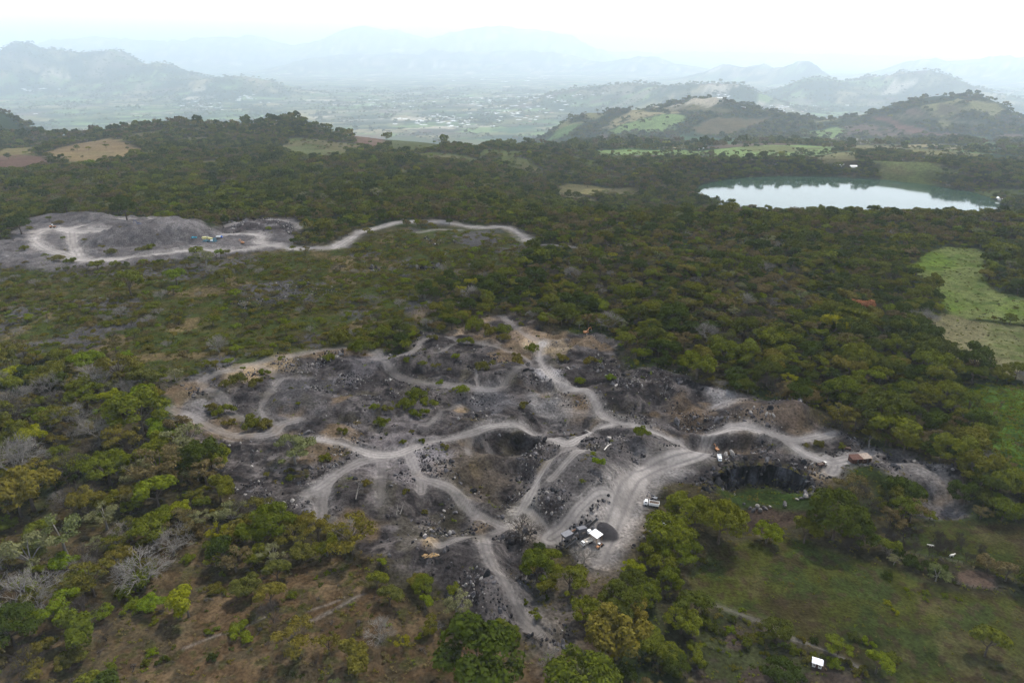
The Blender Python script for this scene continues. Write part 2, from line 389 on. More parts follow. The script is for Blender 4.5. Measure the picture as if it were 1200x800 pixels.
GRAVEL = at(685, 580)
def cover(x, y):
    """every mask of the land at once"""
    M = {}
    wob = (fbm(x, y, 16, 4, 21) - 0.5)
    wob2 = (fbm(x, y, 60, 3, 27) - 0.5)
    road = np.zeros(x.shape); rb = np.zeros(x.shape); rc = np.zeros(x.shape)
    for pts, w, b in ROADS:
        d = line_dist(x, y, pts, w * 2.6 + 4)
        near = d < w * 2.6 + 3
        if not near.any(): continue
        dd = d + wob * w * 1.3
        r = (1 - sst(w * 0.60, w * 1.35, dd)) * near
        halo = (1 - sst(w * 0.8, w * 2.6, dd)) * near * (0.48 if b > .7 else .3)
        k = np.maximum(r, halo) * b
        better = k > rb
        rc = np.where(better, np.clip(d / w, 0, 2), rc)
        rb = np.maximum(rb, k); road = np.maximum(road, r)
    M['road'] = road; M['roadb'] = rb; M['roadc'] = rc
    near = y < 760
    def sd(poly, reach): return poly_sd(x, y, poly, reach)
    qd = sd(QUARRY, 30) + wob * 14 + wob2 * 8
    M['q1'] = sst(-2.5, 3.5, qd)
    q2 = sd(QUARRY2, 30) + wob * 14
    M['q2'] = sst(-4, 5, q2)
    M['rocky'] = sst(-6, 6, sd(ROCKY, 25) + wob * 10)
    M['yard'] = sst(-3, 4, sd(YARD, 20) + wob * 9)
    M['scrub'] = sst(-30, 25, sd(SCRUB, 60) + wob2 * 50)
    M['slope'] = sst(-5, 6, sd(SLOPE, 40) + wob * 12)
    M['slope2'] = sst(-10, 10, sd(SLOPE2, 40) + wob * 16)
    for n, p in (('green', GREENF), ('tan', TANF), ('leafy', LEAFY), ('past', PAST), ('past2', PAST2)):
        M[n] = sst(-2, 3, sd(p, 25) + wob * 8)
    M['plot'] = sst(-0.8, 1.0, sd(PLOT, 12) + wob * 2)
    M['bare'] = sst(-3, 3, sd(BARE, 20) + wob * 10)
    M['bare2'] = sst(-4, 4, sd(BARE2, 20) + wob * 10)
    M['plots'] = sst(-4, 4, sd(PLOTS, 20) + wob * 10)
    M['pit'] = sst(-2, 3, sd(GREENPIT, 20) + wob * 5)
    return M

def relief(x, y, M):
    q = np.maximum(M['q1'], M['q2'])
    flat = np.clip(M['road'] * 1.4, 0, 1)
    z = np.zeros(x.shape)
    for mx, my, rx, ry, h, p, rot in MOUNDS:
        dx = (x - mx) / rx; dy = (y - my) / ry
        r = np.hypot(dx, dy)
        k = np.clip(1.25 - r, 0, None)
        sh = np.clip(1 - np.clip(r, 0, 1.4) ** p / 1.0, 0, 1)
        sh = sh * sh * (3 - 2 * sh) if p > 1.6 else sh
        z = z + h * sh
    flat2 = flat * 0.0
    rough = (ridged(x, y, 22, 4, 31) - 0.55) * 5.0 + (fbm(x, y, 7, 3, 41) - 0.5) * 2.6
    fine = (ridged(x, y, 6.0, 3, 47) - 0.5) * 1.5 * sst(0.45, 0.62, fbm(x, y, 28, 3, 49))
    amp = sst(0.35, 0.65, fbm(x, y, 45, 2, 51)) * 0.8 + 0.35
    z = z + q * (rough * amp + fine) * (1 - 0.93 * flat) * (1 - 0.85 * M['yard'])
    gen = (fbm(x, y, 60, 4, 61) - 0.5) * 6 + (fbm(x, y, 12, 3, 65) - 0.5) * 1.2
    z = z + gen * (1 - 0.8 * q) * sst(2400, 900, y) * (1 - 0.6 * np.maximum(M['past'], M['past2']))
    z = z + .45 * np.exp(-((M['roadc'] - 1.2) / .16) ** 2) * (M['roadb'] > .12) * (M['road'] < .9) * sst(.35, .65, fbm(x, y, 9, 2, 77)) * 1.4
    gx, gy = GRAVEL; gm = np.clip(1.2 - np.hypot((x - gx) / 30, (y - gy) / 36), 0, 1) * q * (1 - flat)
    z = z + gm * 2.0 * (ridged((x * .80 + y * .60) * 5.0, (-x * .60 + y * .80) * .8, 22, 3, 75) - .5)
    # the black rock cliff and the low ground at its foot
    dcl = line_dist(x, y, CLIFF, 90)
    ins = inside(x, y, CLIFFP)
    dl = poly_sd(x, y, CLIFFP[len(CLIFF) - 1:], 60)
    dlow = line_dist(x, y, np.vstack([CLIFFP[len(CLIFF) - 1:], CLIFFP[:1]]), 90)
    drop = 8.5 * (.55 * sst(0, 1.4, dcl + (fbm(x, y, 5, 3, 71) - .5) * 4) + .45 * sst(1.8, 3.2, dcl + (fbm(x, y, 4, 3, 73) - .5) * 5)) * sst(0, 24, np.minimum(dlow, 90)) * 1.3
    z = z - np.where(ins, np.minimum(drop, 8.5), 0)
    d2 = line_dist(x, y, CLIFF2, 30)
    z = z + 3.5 * np.exp(-(d2 / 8) ** 2) * 1.0
    return z

HEAP = at(712, 628)
def arr(*c): return np.array(c, float)
def mixc(col, c, w): return col + (np.asarray(c, float) - col) * w[..., None]
def cells(x, y, size, stretch, ang, seed):
    """field patchwork: id and edge nearness of the nearest jittered point"""
    c, s = math.cos(ang), math.sin(ang)
    X = (x * c + y * s) / (size * stretch); Y = (-x * s + y * c) / size
    ix = np.floor(X); iy = np.floor(Y)
    best = np.full(x.shape, 9.0); sec = np.full(x.shape, 9.0); bid = np.zeros(x.shape)
    for i in (-1, 0, 1):
        for j in (-1, 0, 1):
            gx = ix + i; gy = iy + j
            px = gx + 0.15 + 0.7 * _hash(gx, gy, seed); py = gy + 0.15 + 0.7 * _hash(gx, gy, seed + 1)
            d = np.abs(X - px) + np.abs(Y - py) * 1.0
            idv = _hash(gx, gy, seed + 2)
            closer = d < best
            sec = np.where(closer, best, np.minimum(sec, d))
            bid = np.where(closer, idv, bid)
            best = np.where(closer, d, best)
    return bid, sec - best
def landcolor(x, y, M, z=None):
    n1 = fbm(x, y, 9, 4, 81); n2 = fbm(x, y, 40, 4, 85); n3 = fbm(x, y, 180, 3, 89); n4 = fbm(x, y, 2.6, 3, 87)
    col = np.empty(x.shape + (3,))
    col[:] = arr(0.040, 0.036, 0.020)
    col = mixc(col, (0.075, 0.062, 0.034), sst(0.45, 0.62, n1))
    col = mixc(col, (0.030, 0.042, 0.014), sst(0.5, 0.62, n2))
    # open scrub: dry grass, green turf and grey ash showing through
    w = M['scrub']
    sc = np.empty_like(col); sc[:] = arr(0.060, 0.056, 0.018)
    sc = mixc(sc, (0.044, 0.056, 0.014), sst(0.42, 0.60, n1))
    sc = mixc(sc, (0.13, 0.098, 0.048), sst(0.62, 0.72, fbm(x, y, 25, 4, 91)))
    sc = mixc(sc, (0.085, 0.078, 0.076), sst(0.56, 0.62, fbm(x, y, 34, 4, 95)))
    col = col + (sc - col) * w[..., None]
    sl = np.empty_like(col); sl[:] = arr(0.080, 0.052, 0.027)
    sl = mixc(sl, (0.115, 0.080, 0.044), sst(0.45, 0.65, n1))
    sl = mixc(sl, (0.058, 0.046, 0.026), sst(0.50, 0.66, fbm(x, y, 5, 3, 97)) * 0.8)
    sl = mixc(sl, (0.045, 0.050, 0.014), sst(0.60, 0.68, fbm(x, y, 4, 3, 99)) * 0.6)
    col = col + (sl - col) * np.maximum(M['slope'], M['slope2'] * 0.75)[..., None]
    g = np.empty_like(col); g[:] = arr(0.120, 0.170, 0.026)
    g = mixc(g, (0.15, 0.17, 0.055), sst(0.42, 0.62, n2)); g = mixc(g, (0.07, 0.11, 0.02), sst(0.55, 0.7, n1) * 0.7)
    col = col + (g - col) * M['green'][..., None]
    g = np.empty_like(col); g[:] = arr(0.155, 0.155, 0.065)
    g = mixc(g, (0.10, 0.12, 0.035), sst(0.48, 0.64, n1)); g = mixc(g, (0.19, 0.17, 0.085), sst(0.5, 0.66, n2))
    col = col + (g - col) * M['tan'][..., None]
    g = np.empty_like(col); g[:] = arr(0.050, 0.095, 0.014)
    g = mixc(g, (0.085, 0.14, 0.02), sst(0.45, 0.6, n1)); g = mixc(g, (0.04, 0.05, 0.02), sst(0.55, 0.7, fbm(x, y, 4, 2, 100)) * 0.6)
    col = col + (g - col) * M['leafy'][..., None]
    g = np.empty_like(col); g[:] = arr(0.056, 0.060, 0.013)
    g = mixc(g, (0.066, 0.068, 0.018), sst(0.44, 0.60, n2)); g = mixc(g, (0.050, 0.036, 0.018), sst(0.52, 0.66, fbm(x, y, 24, 4, 103)) * .7)
    g = mixc(g, (0.038, 0.052, 0.014), sst(0.48, 0.62, n1) * 0.8)
    g = mixc(g, (0.080, 0.070, 0.028), sst(0.64, 0.72, fbm(x, y, 14, 3, 105)) * .7)
    g = mixc(g, (0.052, 0.036, 0.022), sst(0.55, 0.68, n4) * 0.7)
    col = col + (g - col) * np.maximum(M['past'], M['past2'])[..., None]
    col = mixc(col, (0.105, 0.072, 0.052), M['plot'])
    col = mixc(col, (0.062, 0.044, 0.033), M['bare'])
    bb = np.empty_like(col); bb[:] = arr(0.072, 0.052, 0.036); bb = mixc(bb, (0.11, 0.09, 0.065), sst(.45, .6, n1))
    col = col + (bb - col) * M['bare2'][..., None]
    bb = np.empty_like(col); bb[:] = arr(0.062, 0.047, 0.036); bb = mixc(bb, (0.16, 0.14, 0.05), sst(.58, .66, n2)); bb = mixc(bb, (0.045, 0.05, 0.02), sst(.5, .6, n1))
    col = col + (bb - col) * M['plots'][..., None]
    cl = sst(.60, .64, fbm(x, y, 150, 3, 241)) * sst(950, 1050, y)
    col = mixc(col, (0.085, 0.100, 0.030), cl); col = mixc(col, (0.13, 0.115, 0.055), cl * sst(.5, .6, n3))
    # ash ground
    a = np.empty_like(col); a[:] = arr(0.094, 0.081, 0.075)
    a = mixc(a, (0.050, 0.043, 0.041), sst(0.42, 0.58, n1))
    a = mixc(a, (0.125, 0.110, 0.104), sst(0.52, 0.68, fbm(x, y, 26, 4, 111)) * 0.8)
    a = mixc(a, (0.020, 0.018, 0.019), sst(0.54, 0.64, fbm(x, y, 11, 4, 113)) * 0.66)
    a = mixc(a, (0.016, 0.015, 0.016), sst(0.57, 0.66, fbm(x, y, 3.2, 3, 115)) * 0.75)
    a = mixc(a, (0.150, 0.105, 0.062), sst(0.62, 0.70, fbm(x, y, 30, 4, 117)) * 0.75)
    a = mixc(a, (0.060, 0.052, 0.030), sst(0.61, 0.69, fbm(x, y, 13, 4, 119)) * 0.45)
    u, v = (600 + x * ppmf(y)), 0
    col = col + (a - col) * M['q1'][..., None]
    a2 = np.empty_like(col); a2[:] = arr(0.108, 0.096, 0.093)
    a2 = mixc(a2, (0.138, 0.124, 0.119), sst(0.5, 0.65, n2)); a2 = mixc(a2, (0.075, 0.070, 0.072), sst(.5, .65, n1) * .7)
    a2 = mixc(a2, (0.055, 0.046, 0.045), M['rocky'] * sst(0.42, 0.55, fbm(x, y, 8, 3, 121)))
    col = col + (a2 - col) * M['q2'][..., None]
    # tan soil patches in the upper part of the quarry
    for (uu, vv, r, c, k) in TANS:
        px, py = uu, vv
        d = np.hypot(x - px, (y - py) * 0.7) + (n1 - 0.5) * r * 1.6
        col = mixc(col, c, (1 - sst(r * 0.3, r * 1.1, d)) * k)
    yd = np.empty_like(col); yd[:] = arr(0.24, 0.212, 0.190)
    yd = mixc(yd, (0.30, 0.275, 0.25), sst(.45, .62, n2)); yd = mixc(yd, (0.15, 0.14, 0.135), sst(.52, .66, n1) * .8)
    col = col + (yd - col) * (M['yard'] * 0.9)[..., None]
    rcol = np.empty_like(col); rcol[:] = arr(0.37, 0.335, 0.305)
    rcol = mixc(rcol, (0.275, 0.248, 0.226), sst(.46, .62, n1))
    rcol = mixc(rcol, (0.20, 0.18, 0.168), np.clip(np.exp(-((M['roadc'] - 0.42) / 0.14) ** 2), 0, 1) * 0.85)
    col = col + (rcol - col) * np.clip(M['roadb'] * (0.80 + 0.4 * n4), 0, 1)[..., None]
    col = mixc(col, (0.030, 0.055, 0.012), M['pit'] * 0.85)
    # far country: patchwork of fields
    col = col * np.where((M['q1'] + M['q2'] + M['yard'])[..., None] > .5, .94, .84)
    hx_, hy_ = HEAP; hd = np.hypot((x - hx_) / 4.3, (y - hy_) / 3.8) + (n4 - .5) * .25
    col = mixc(col, (0.058, 0.053, 0.054), 1 - sst(.9, 1.1, hd))
    far = sst(2300, 2700, y + 250 * (n3 - .5) + 550 * sst(.08, .2, x / y))
    cid, edge = cells(x, y, 330, 2.1, 0.35, 5)
    fc = np.empty_like(col); fc[:] = arr(0.035, 0.055, 0.028)
    for lo, hi, c in ((0.36, 0.48, (0.15, 0.14, 0.06)), (0.48, 0.62, (0.09, 0.135, 0.045)), (0.62, 0.74, (0.23, 0.19, 0.10)), (0.74, 0.82, (0.11, 0.08, 0.06)), (0.82, 0.94, (0.15, 0.20, 0.07)), (0.94, 1.01, (0.36, 0.31, 0.23))):
        c = tuple(min(.5, k * 1.25) for k in c)
        fc = mixc(fc, c, ((cid >= lo) & (cid < hi)) * sst(0.02, 0.06, edge) * 1.0)
    fc = mixc(fc, (0.030, 0.046, 0.022), sst(0.49, 0.56, fbm(x, y, 200, 4, 133)) * lerp(0.95, 0.6, sst(7500, 10000, y)))
    fc = mixc(fc, (0.24, 0.20, 0.14), sst(0.66, 0.72, fbm(x, y, 600, 5, 135)) * sst(10000, 14000, y) * 0.8)
    col = col + (fc - col) * far[..., None]
    for poly, c in FARF:
        r = min(10 + 0.004 * float(poly[:, 1].mean()), 60)
        m = poly_sd(x, y, poly, 60)
        w = sst(-r * 0.4, r * 0.4, m + (n2 - .5) * r * 3.0) * sst(-56, -30, m)
        col = mixc(col, np.array(c) * .92, w * (.78 + .5 * (n2 - .5)))
    return col
def ppmf(y): return 800.0 / (y * CP + H0 * SP)
TANS = [(*at(u, v), r, c, k) for u, v, r, c, k in [
    (680, 475, 13, (0.20, 0.135, 0.075), 0.7), (560, 375, 12, (0.27, 0.20, 0.13), 0.8), (540, 383, 10, (0.27, 0.20, 0.13), 0.8),
    (615, 392, 14, (0.25, 0.18, 0.12), 0.75), (630, 408, 9, (0.32, 0.25, 0.16), 0.8), (655, 412, 10, (0.25, 0.19, 0.12), 0.6),
    (285, 438, 15, (0.28, 0.21, 0.13), 0.7), (325, 425, 14, (0.27, 0.20, 0.12), 0.6), (290, 440, 9, (0.30, 0.22, 0.13), 0.7),
    (845, 468, 12, (0.27, 0.25, 0.24), 0.75), (880, 490, 16, (0.15, 0.11, 0.075), 0.6), (810, 480, 14, (0.13, 0.09, 0.055), 0.7),
    (930, 500, 12, (0.15, 0.105, 0.07), 0.6), (560, 548, 12, (0.13, 0.10, 0.07), 0.6), (600, 585, 12, (0.09, 0.075, 0.055), 0.6),
    (556, 548, 4, (0.20, 0.15, 0.08), 0.8), (540, 474, 5, (0.25, 0.18, 0.11), 0.9), (505, 649, 4, (0.26, 0.19, 0.11), 0.8),
    (640, 555, 5, (0.17, 0.12, 0.055), 0.7), (612, 603, 9, (0.33, 0.30, 0.26), 0.8), (620, 620, 6, (0.33, 0.27, 0.2), 0.6),
    (555, 540, 20, (0.10, 0.08, 0.06), 0.5), (470, 530, 24, (0.16, 0.14, 0.14), 0.6), (375, 577, 9, (0.25, 0.23, 0.22), 0.7),
    (1075, 558, 16, (0.19, 0.165, 0.15), 0.6), (1060, 545, 10, (0.10, 0.09, 0.085), 0.8), (960, 552, 7, (0.19, 0.14, 0.08), 0.7),
    (345, 470, 30, (0.105, 0.098, 0.098), 0.4), (225, 485, 12, (0.20, 0.185, 0.18), 0.6), (430, 430, 18, (0.12, 0.11, 0.115), 0.6),
    (575, 470, 14, (0.13, 0.125, 0.13), 0.6), (640, 440, 8, (0.34, 0.32, 0.32), 0.7), (650, 470, 16, (0.16, 0.15, 0.145), 0.7),
    (500, 540, 9, (0.24, 0.22, 0.22), 0.5), (705, 665, 9, (0.15, 0.115, 0.08), 0.8), (625, 700, 14, (0.09, 0.083, 0.078), 0.5), (640, 745, 12, (0.14, 0.12, 0.10), 0.5),
    (678, 572, 24, (0.088, 0.079, 0.076), 0.75), (668, 590, 18, (0.092, 0.082, 0.079), 0.75), (700, 585, 14, (0.085, 0.076, 0.072), 0.7), (735, 520, 20, (0.080, 0.072, 0.070), 0.6),
    (425, 352, 16, (0.075, 0.07, 0.07), 0.7), (420, 370, 14, (0.09, 0.085, 0.085), 0.8), (600, 375, 10, (0.09, 0.07, 0.06), 0.8),
    (712, 628, 6.0, (0.045, 0.042, 0.045), 1.0), (500, 370, 12, (0.22, 0.16, 0.10), 0.5), (250, 430, 16, (0.13, 0.12, 0.12), 0.5)]]

def height(x, y, M=None):
    x = np.asarray(x, float); y = np.asarray(y, float)
    if M is None: M = cover(x, y)
    return macro(x, y) + relief(x, y, M)

# ------------------------------------------------------------------ materials
def new_mat(name):
    m = bpy.data.materials.new(name); m.use_nodes = True
    nt = m.node_tree; nt.nodes.clear()
    out = nt.nodes.new("ShaderNodeOutputMaterial")
    return m, nt, out
def N(nt, t, **kw):
    n = nt.nodes.new(t)
    for k, v in kw.items():
        if k in n.inputs.keys(): n.inputs[k].default_value = v
        else: setattr(n, k, v)
    return n
def ground_mat(name, detail=1.0, bump=0.5, rough=0.95, scale=1.0):
    m, nt, out = new_mat(name)
    L = nt.links.new
    att = N(nt, "ShaderNodeAttribute", attribute_name="Col")
    geo = N(nt, "ShaderNodeNewGeometry")
    n1 = N(nt, "ShaderNodeTexNoise"); n1.inputs['Scale'].default_value = 0.9 * scale; n1.inputs['Detail'].default_value = 4
    n2 = N(nt, "ShaderNodeTexNoise"); n2.inputs['Scale'].default_value = 0.16 * scale; n2.inputs['Detail'].default_value = 5
    n3 = N(nt, "ShaderNodeTexNoise"); n3.inputs['Scale'].default_value = 0.02 * scale; n3.inputs['Detail'].default_value = 6
    for n in (n1, n2, n3): L(geo.outputs['Position'], n.inputs['Vector'])
    def rng_(n, lo, hi):
        r = N(nt, "ShaderNodeMapRange"); r.inputs[1].default_value = 0.3; r.inputs[2].default_value = 0.7
        r.inputs[3].default_value = lo; r.inputs[4].default_value = hi
        L(n.outputs[0], r.inputs[0]); return r
    r1, r2, r3 = rng_(n1, 1 - 0.42 * detail, 1 + 0.42 * detail), rng_(n2, 1 - 0.30 * detail, 1 + 0.30 * detail), rng_(n3, 0.82, 1.18)
    a = N(nt, "ShaderNodeMath", operation='MULTIPLY'); b = N(nt, "ShaderNodeMath", operation='MULTIPLY')
    L(r1.outputs[0], a.inputs[0]); L(r2.outputs[0], a.inputs[1]); L(a.outputs[0], b.inputs[0]); L(r3.outputs[0], b.inputs[1])
    vm = N(nt, "ShaderNodeVectorMath", operation='SCALE')
    L(att.outputs['Color'], vm.inputs[0]); L(b.outputs[0], vm.inputs['Scale'])
    bs = N(nt, "ShaderNodeBsdfDiffuse"); bs.inputs['Roughness'].default_value = rough
    bp = N(nt, "ShaderNodeBump"); bp.inputs['Strength'].default_value = bump; bp.inputs['Distance'].default_value = 0.5
    L(n1.outputs[0], bp.inputs['Height']); L(bp.outputs[0], bs.inputs['Normal'])
    L(vm.outputs[0], bs.inputs['Color']); L(bs.outputs[0], out.inputs[0])
    return m
M_TERRAIN = ground_mat("scrub_ground", 1.0, 0.8)
M_ASH = ground_mat("volcanic_ash", 1.0, 1.0)
M_ROAD = ground_mat("pale_dust", 0.35, 0.3)
M_FIELD = ground_mat("pasture_grass", 0.9, 0.8, scale=1.2)

def plain(name, c, rough=0.6, metal=0.0, var=0.15, scale=2.0):
    m, nt, out = new_mat(name); L = nt.links.new
    geo = N(nt, "ShaderNodeTexCoord"); n = N(nt, "ShaderNodeTexNoise"); n.inputs['Scale'].default_value = scale; n.inputs['Detail'].default_value = 4
    L(geo.outputs['Object'], n.inputs['Vector'])
    r = N(nt, "ShaderNodeMapRange"); r.inputs[1].default_value = 0.3; r.inputs[2].default_value = 0.7
    r.inputs[3].default_value = 1 - var; r.inputs[4].default_value = 1 + var
    L(n.outputs[0], r.inputs[0])
    vm = N(nt, "ShaderNodeVectorMath", operation='SCALE'); vm.inputs[0].default_value = c; L(r.outputs[0], vm.inputs['Scale'])
    bs = N(nt, "ShaderNodeBsdfPrincipled"); bs.inputs['Roughness'].default_value = rough; bs.inputs['Metallic'].default_value = metal
    if rough > .84: bs.inputs['Specular IOR Level'].default_value = 0.05
    L(vm.outputs[0], bs.inputs['Base Color']); L(bs.outputs[0], out.inputs[0])
    return m
def leaf_mat(name, c1, c2, c3, trans=0.22):
    """three tones picked per plant, with a little change from leaf clump to leaf clump"""
    m, nt, out = new_mat(name); L = nt.links.new
    oi = N(nt, "ShaderNodeObjectInfo"); ramp = N(nt, "ShaderNodeValToRGB")
    e = ramp.color_ramp.elements; e[0].position = 0.0; e[0].color = (*c1, 1); e[1].position = 1.0; e[1].color = (*c3, 1)
    k = e.new(0.5); k.color = (*c2, 1)
    L(oi.outputs['Random'], ramp.inputs[0])
    tc = N(nt, "ShaderNodeTexCoord"); n = N(nt, "ShaderNodeTexNoise"); n.inputs['Scale'].default_value = 0.9; n.inputs['Detail'].default_value = 3
    L(tc.outputs['Object'], n.inputs['Vector'])
    r = N(nt, "ShaderNodeMapRange"); r.inputs[1].default_value = 0.3; r.inputs[2].default_value = 0.7
    r.inputs[3].default_value = 0.62; r.inputs[4].default_value = 1.38
    L(n.outputs[0], r.inputs[0])
    vm = N(nt, "ShaderNodeVectorMath", operation='SCALE'); L(ramp.outputs[0], vm.inputs[0]); L(r.outputs[0], vm.inputs['Scale'])
    d = N(nt, "ShaderNodeBsdfDiffuse"); t = N(nt, "ShaderNodeBsdfTranslucent"); mx = N(nt, "ShaderNodeMixShader"); mx.inputs[0].default_value = trans
    L(vm.outputs[0], d.inputs[0]); L(vm.outputs[0], t.inputs[0]); L(d.outputs[0], mx.inputs[1]); L(t.outputs[0], mx.inputs[2]); L(mx.outputs[0], out.inputs[0])
    return m
LEAF = {
    'dark': leaf_mat("leaf_dark", (0.030, 0.043, 0.006), (0.039, 0.053, 0.006), (0.058, 0.064, 0.009)),
    'mid': leaf_mat("leaf_mid", (0.065, 0.080, 0.007), (0.092, 0.101, 0.009), (0.085, 0.080, 0.010)),
    'bright': leaf_mat("leaf_bright", (0.096, 0.134, 0.006), (0.102, 0.121, 0.006), (0.096, 0.115, 0.009)),
    'lime': leaf_mat("leaf_lime", (0.152, 0.168, 0.006), (0.172, 0.156, 0.006), (0.120, 0.148, 0.008)),
    'olive': leaf_mat("leaf_olive", (0.089, 0.084, 0.013), (0.119, 0.097, 0.016), (0.074, 0.077, 0.016)),
    'dry': leaf_mat("leaf_dry", (0.092, 0.069, 0.026), (0.117, 0.090, 0.039), (0.076, 0.069, 0.021)),
    'pale': leaf_mat("leaf_pale", (0.122, 0.132, 0.053), (0.146, 0.138, 0.065), (0.102, 0.119, 0.041)),
    'rust': leaf_mat("leaf_rust", (0.240, 0.099, 0.041), (0.240, 0.120, 0.048), (0.240, 0.095, 0.048)),
    'blue': leaf_mat("leaf_blue", (0.030, 0.059, 0.018), (0.043, 0.074, 0.023), (0.058, 0.077, 0.023)),
}
M_BARK = plain("bark", (0.075, 0.060, 0.048), 0.9, 0, 0.3)
M_BARKG = plain("grey_bark", (0.165, 0.150, 0.132), 0.9, 0, 0.25)
M_BARKD = plain("dark_bark", (0.052, 0.043, 0.036), 0.9, 0, 0.3)

# ------------------------------------------------------------------ mesh helpers
def tag(o, label=None, cat=None, group=None, kind=None):
    if label: o['label'] = label
    if cat: o['category'] = cat
    if group: o['group'] = group
    if kind: o['kind'] = kind
    return o
def mesh_from(name, verts, faces, mats, mat_idx=None, smooth=False):
    me = bpy.data.meshes.new(name)
    me.from_pydata([tuple(v) for v in verts], [], [tuple(f) for f in faces])
    for m in mats: me.materials.append(m)
    if mat_idx is not None: me.polygons.foreach_set('material_index', np.asarray(mat_idx, np.int32))
    if smooth: me.polygons.foreach_set('use_smooth', np.ones(len(me.polygons), bool))
    me.update(); return me
def grid_mesh(name, V, F, cols, normals, mat):
    me = bpy.data.meshes.new(name)
    nv, nf = len(V), len(F)
    me.vertices.add(nv); me.vertices.foreach_set('co', np.ascontiguousarray(V, np.float32).ravel())
    me.loops.add(nf * 4); me.loops.foreach_set('vertex_index', np.ascontiguousarray(F, np.int32).ravel())
    me.polygons.add(nf); me.polygons.foreach_set('loop_start', np.arange(0, nf * 4, 4, dtype=np.int32))
    me.polygons.foreach_set('use_smooth', np.ones(nf, bool))
    me.update(calc_edges=True)
    a = me.attributes.new("Col", 'FLOAT_COLOR', 'POINT')
    a.data.foreach_set('color', np.ascontiguousarray(np.hstack([cols, np.ones((nv, 1))]), np.float32).ravel())
    me.materials.append(mat)
    me.normals_split_custom_set_from_vertices(normals)
    return me
class MB:
    """collects simple shapes into one mesh"""
    def __init__(s): s.v = []; s.f = []
    def add(s, vs, fs):
        o = len(s.v); s.v += [tuple(map(float, p)) for p in vs]; s.f += [tuple(i + o for i in f) for f in fs]
    def box(s, cx, cy, cz, sx, sy, sz, rz=0.0, rx=0.0, ry=0.0, bev=0.0, taper=1.0):
        E = mathutils.Euler((rx, ry, rz)).to_matrix(); vs = []
        hx, hy, hz = sx / 2, sy / 2, sz / 2
        b = min(bev, hx * .9, hy * .9, hz * .9)
        if b <= 0:
            pts = [(x, y, z) for z in (-hz, hz) for x, y in ((-hx, -hy), (hx, -hy), (hx, hy), (-hx, hy))]
            if taper != 1: pts = [(x * (taper if z > 0 else 1), y * (taper if z > 0 else 1), z) for x, y, z in pts]
            fs = [(0, 3, 2, 1), (4, 5, 6, 7), (0, 1, 5, 4), (1, 2, 6, 5), (2, 3, 7, 6), (3, 0, 4, 7)]
        else:
            ring = [(-hx + b, -hy), (hx - b, -hy), (hx, -hy + b), (hx, hy - b), (hx - b, hy), (-hx + b, hy), (-hx, hy - b), (-hx, -hy + b)]
            lv = [(-hz, 0.0), (hz - b, 0.0), (hz, b)]
            pts = []
            for z, i in lv:
                k = taper if z > -hz else 1
                for x, y in ring: pts.append(((x - math.copysign(i, x)) * k, (y - math.copysign(i, y)) * k, z))
            fs = [tuple(range(7, -1, -1)), tuple(range(16, 24))]
            for l in range(2):
                for i in range(8):
                    j = (i + 1) % 8; fs.append((l * 8 + i, l * 8 + j, l * 8 + 8 + j, l * 8 + 8 + i))
        for p in pts:
            q = E @ mathutils.Vector(p); vs.append((q.x + cx, q.y + cy, q.z + cz))
        s.add(vs, fs); return s
    def tube(s, pts, rad, n=6, cap=True):
        pts = [mathutils.Vector(p) for p in pts]
        if not hasattr(rad, '__len__'): rad = [rad] * len(pts)
        vs = []; fs = []
        for i, p in enumerate(pts):
            d = (pts[min(i + 1, len(pts) - 1)] - pts[max(i - 1, 0)]).normalized()
            a = d.orthogonal().normalized(); b = d.cross(a)
            for k in range(n):
                t = 2 * math.pi * k / n; q = p + (a * math.cos(t) + b * math.sin(t)) * rad[i]; vs.append(tuple(q))
        for i in range(len(pts) - 1):
            for k in range(n):
                j = (k + 1) % n; fs.append((i * n + k, i * n + j, (i + 1) * n + j, (i + 1) * n + k))
        if cap: fs.append(tuple(range(n - 1, -1, -1))); fs.append(tuple((len(pts) - 1) * n + k for k in range(n)))
        s.add(vs, fs); return s
    def wheel(s, x, y, z, r, w, n=14):
        s.tube([(x, y - w / 2, z), (x, y + w / 2, z)], r, n); s.tube([(x, y - w / 2 - .02, z), (x, y + w / 2 + .02, z)], r * .45, 8); return s
    def prism(s, prof, y0, y1):
        """outline in x-z pulled along y"""
        n = len(prof); vs = [(x, y0, z) for x, z in prof] + [(x, y1, z) for x, z in prof]
        fs = [tuple(range(n)), tuple(range(2 * n - 1, n - 1, -1))] + [(i, i + n, (i + 1) % n + n, (i + 1) % n) for i in range(n)]
        s.add(vs, fs); return s
    def mesh(s, name, mat): return mesh_from(name, s.v, s.f, [mat])
    def build(s, name, mat, parent=None):
        o = bpy.data.objects.new(name, s.mesh(name, mat)); C.objects.link(o); o.parent = parent; return o
def empty(name, loc, rz=0.0, sc=1.0):
    o = bpy.data.objects.new(name, None); C.objects.link(o); o.location = loc; o.rotation_euler = (0, 0, rz); o.scale = (sc, sc, sc); o.empty_display_size = 0.5
    return o
kids = {}
def copy_tree(o, parent=None):
    c = o.copy(); C.objects.link(c)
    if parent: c.parent = parent
    for ch in [k for k in o.children]: copy_tree(ch, c)
    return c
def pbr(*a): return a

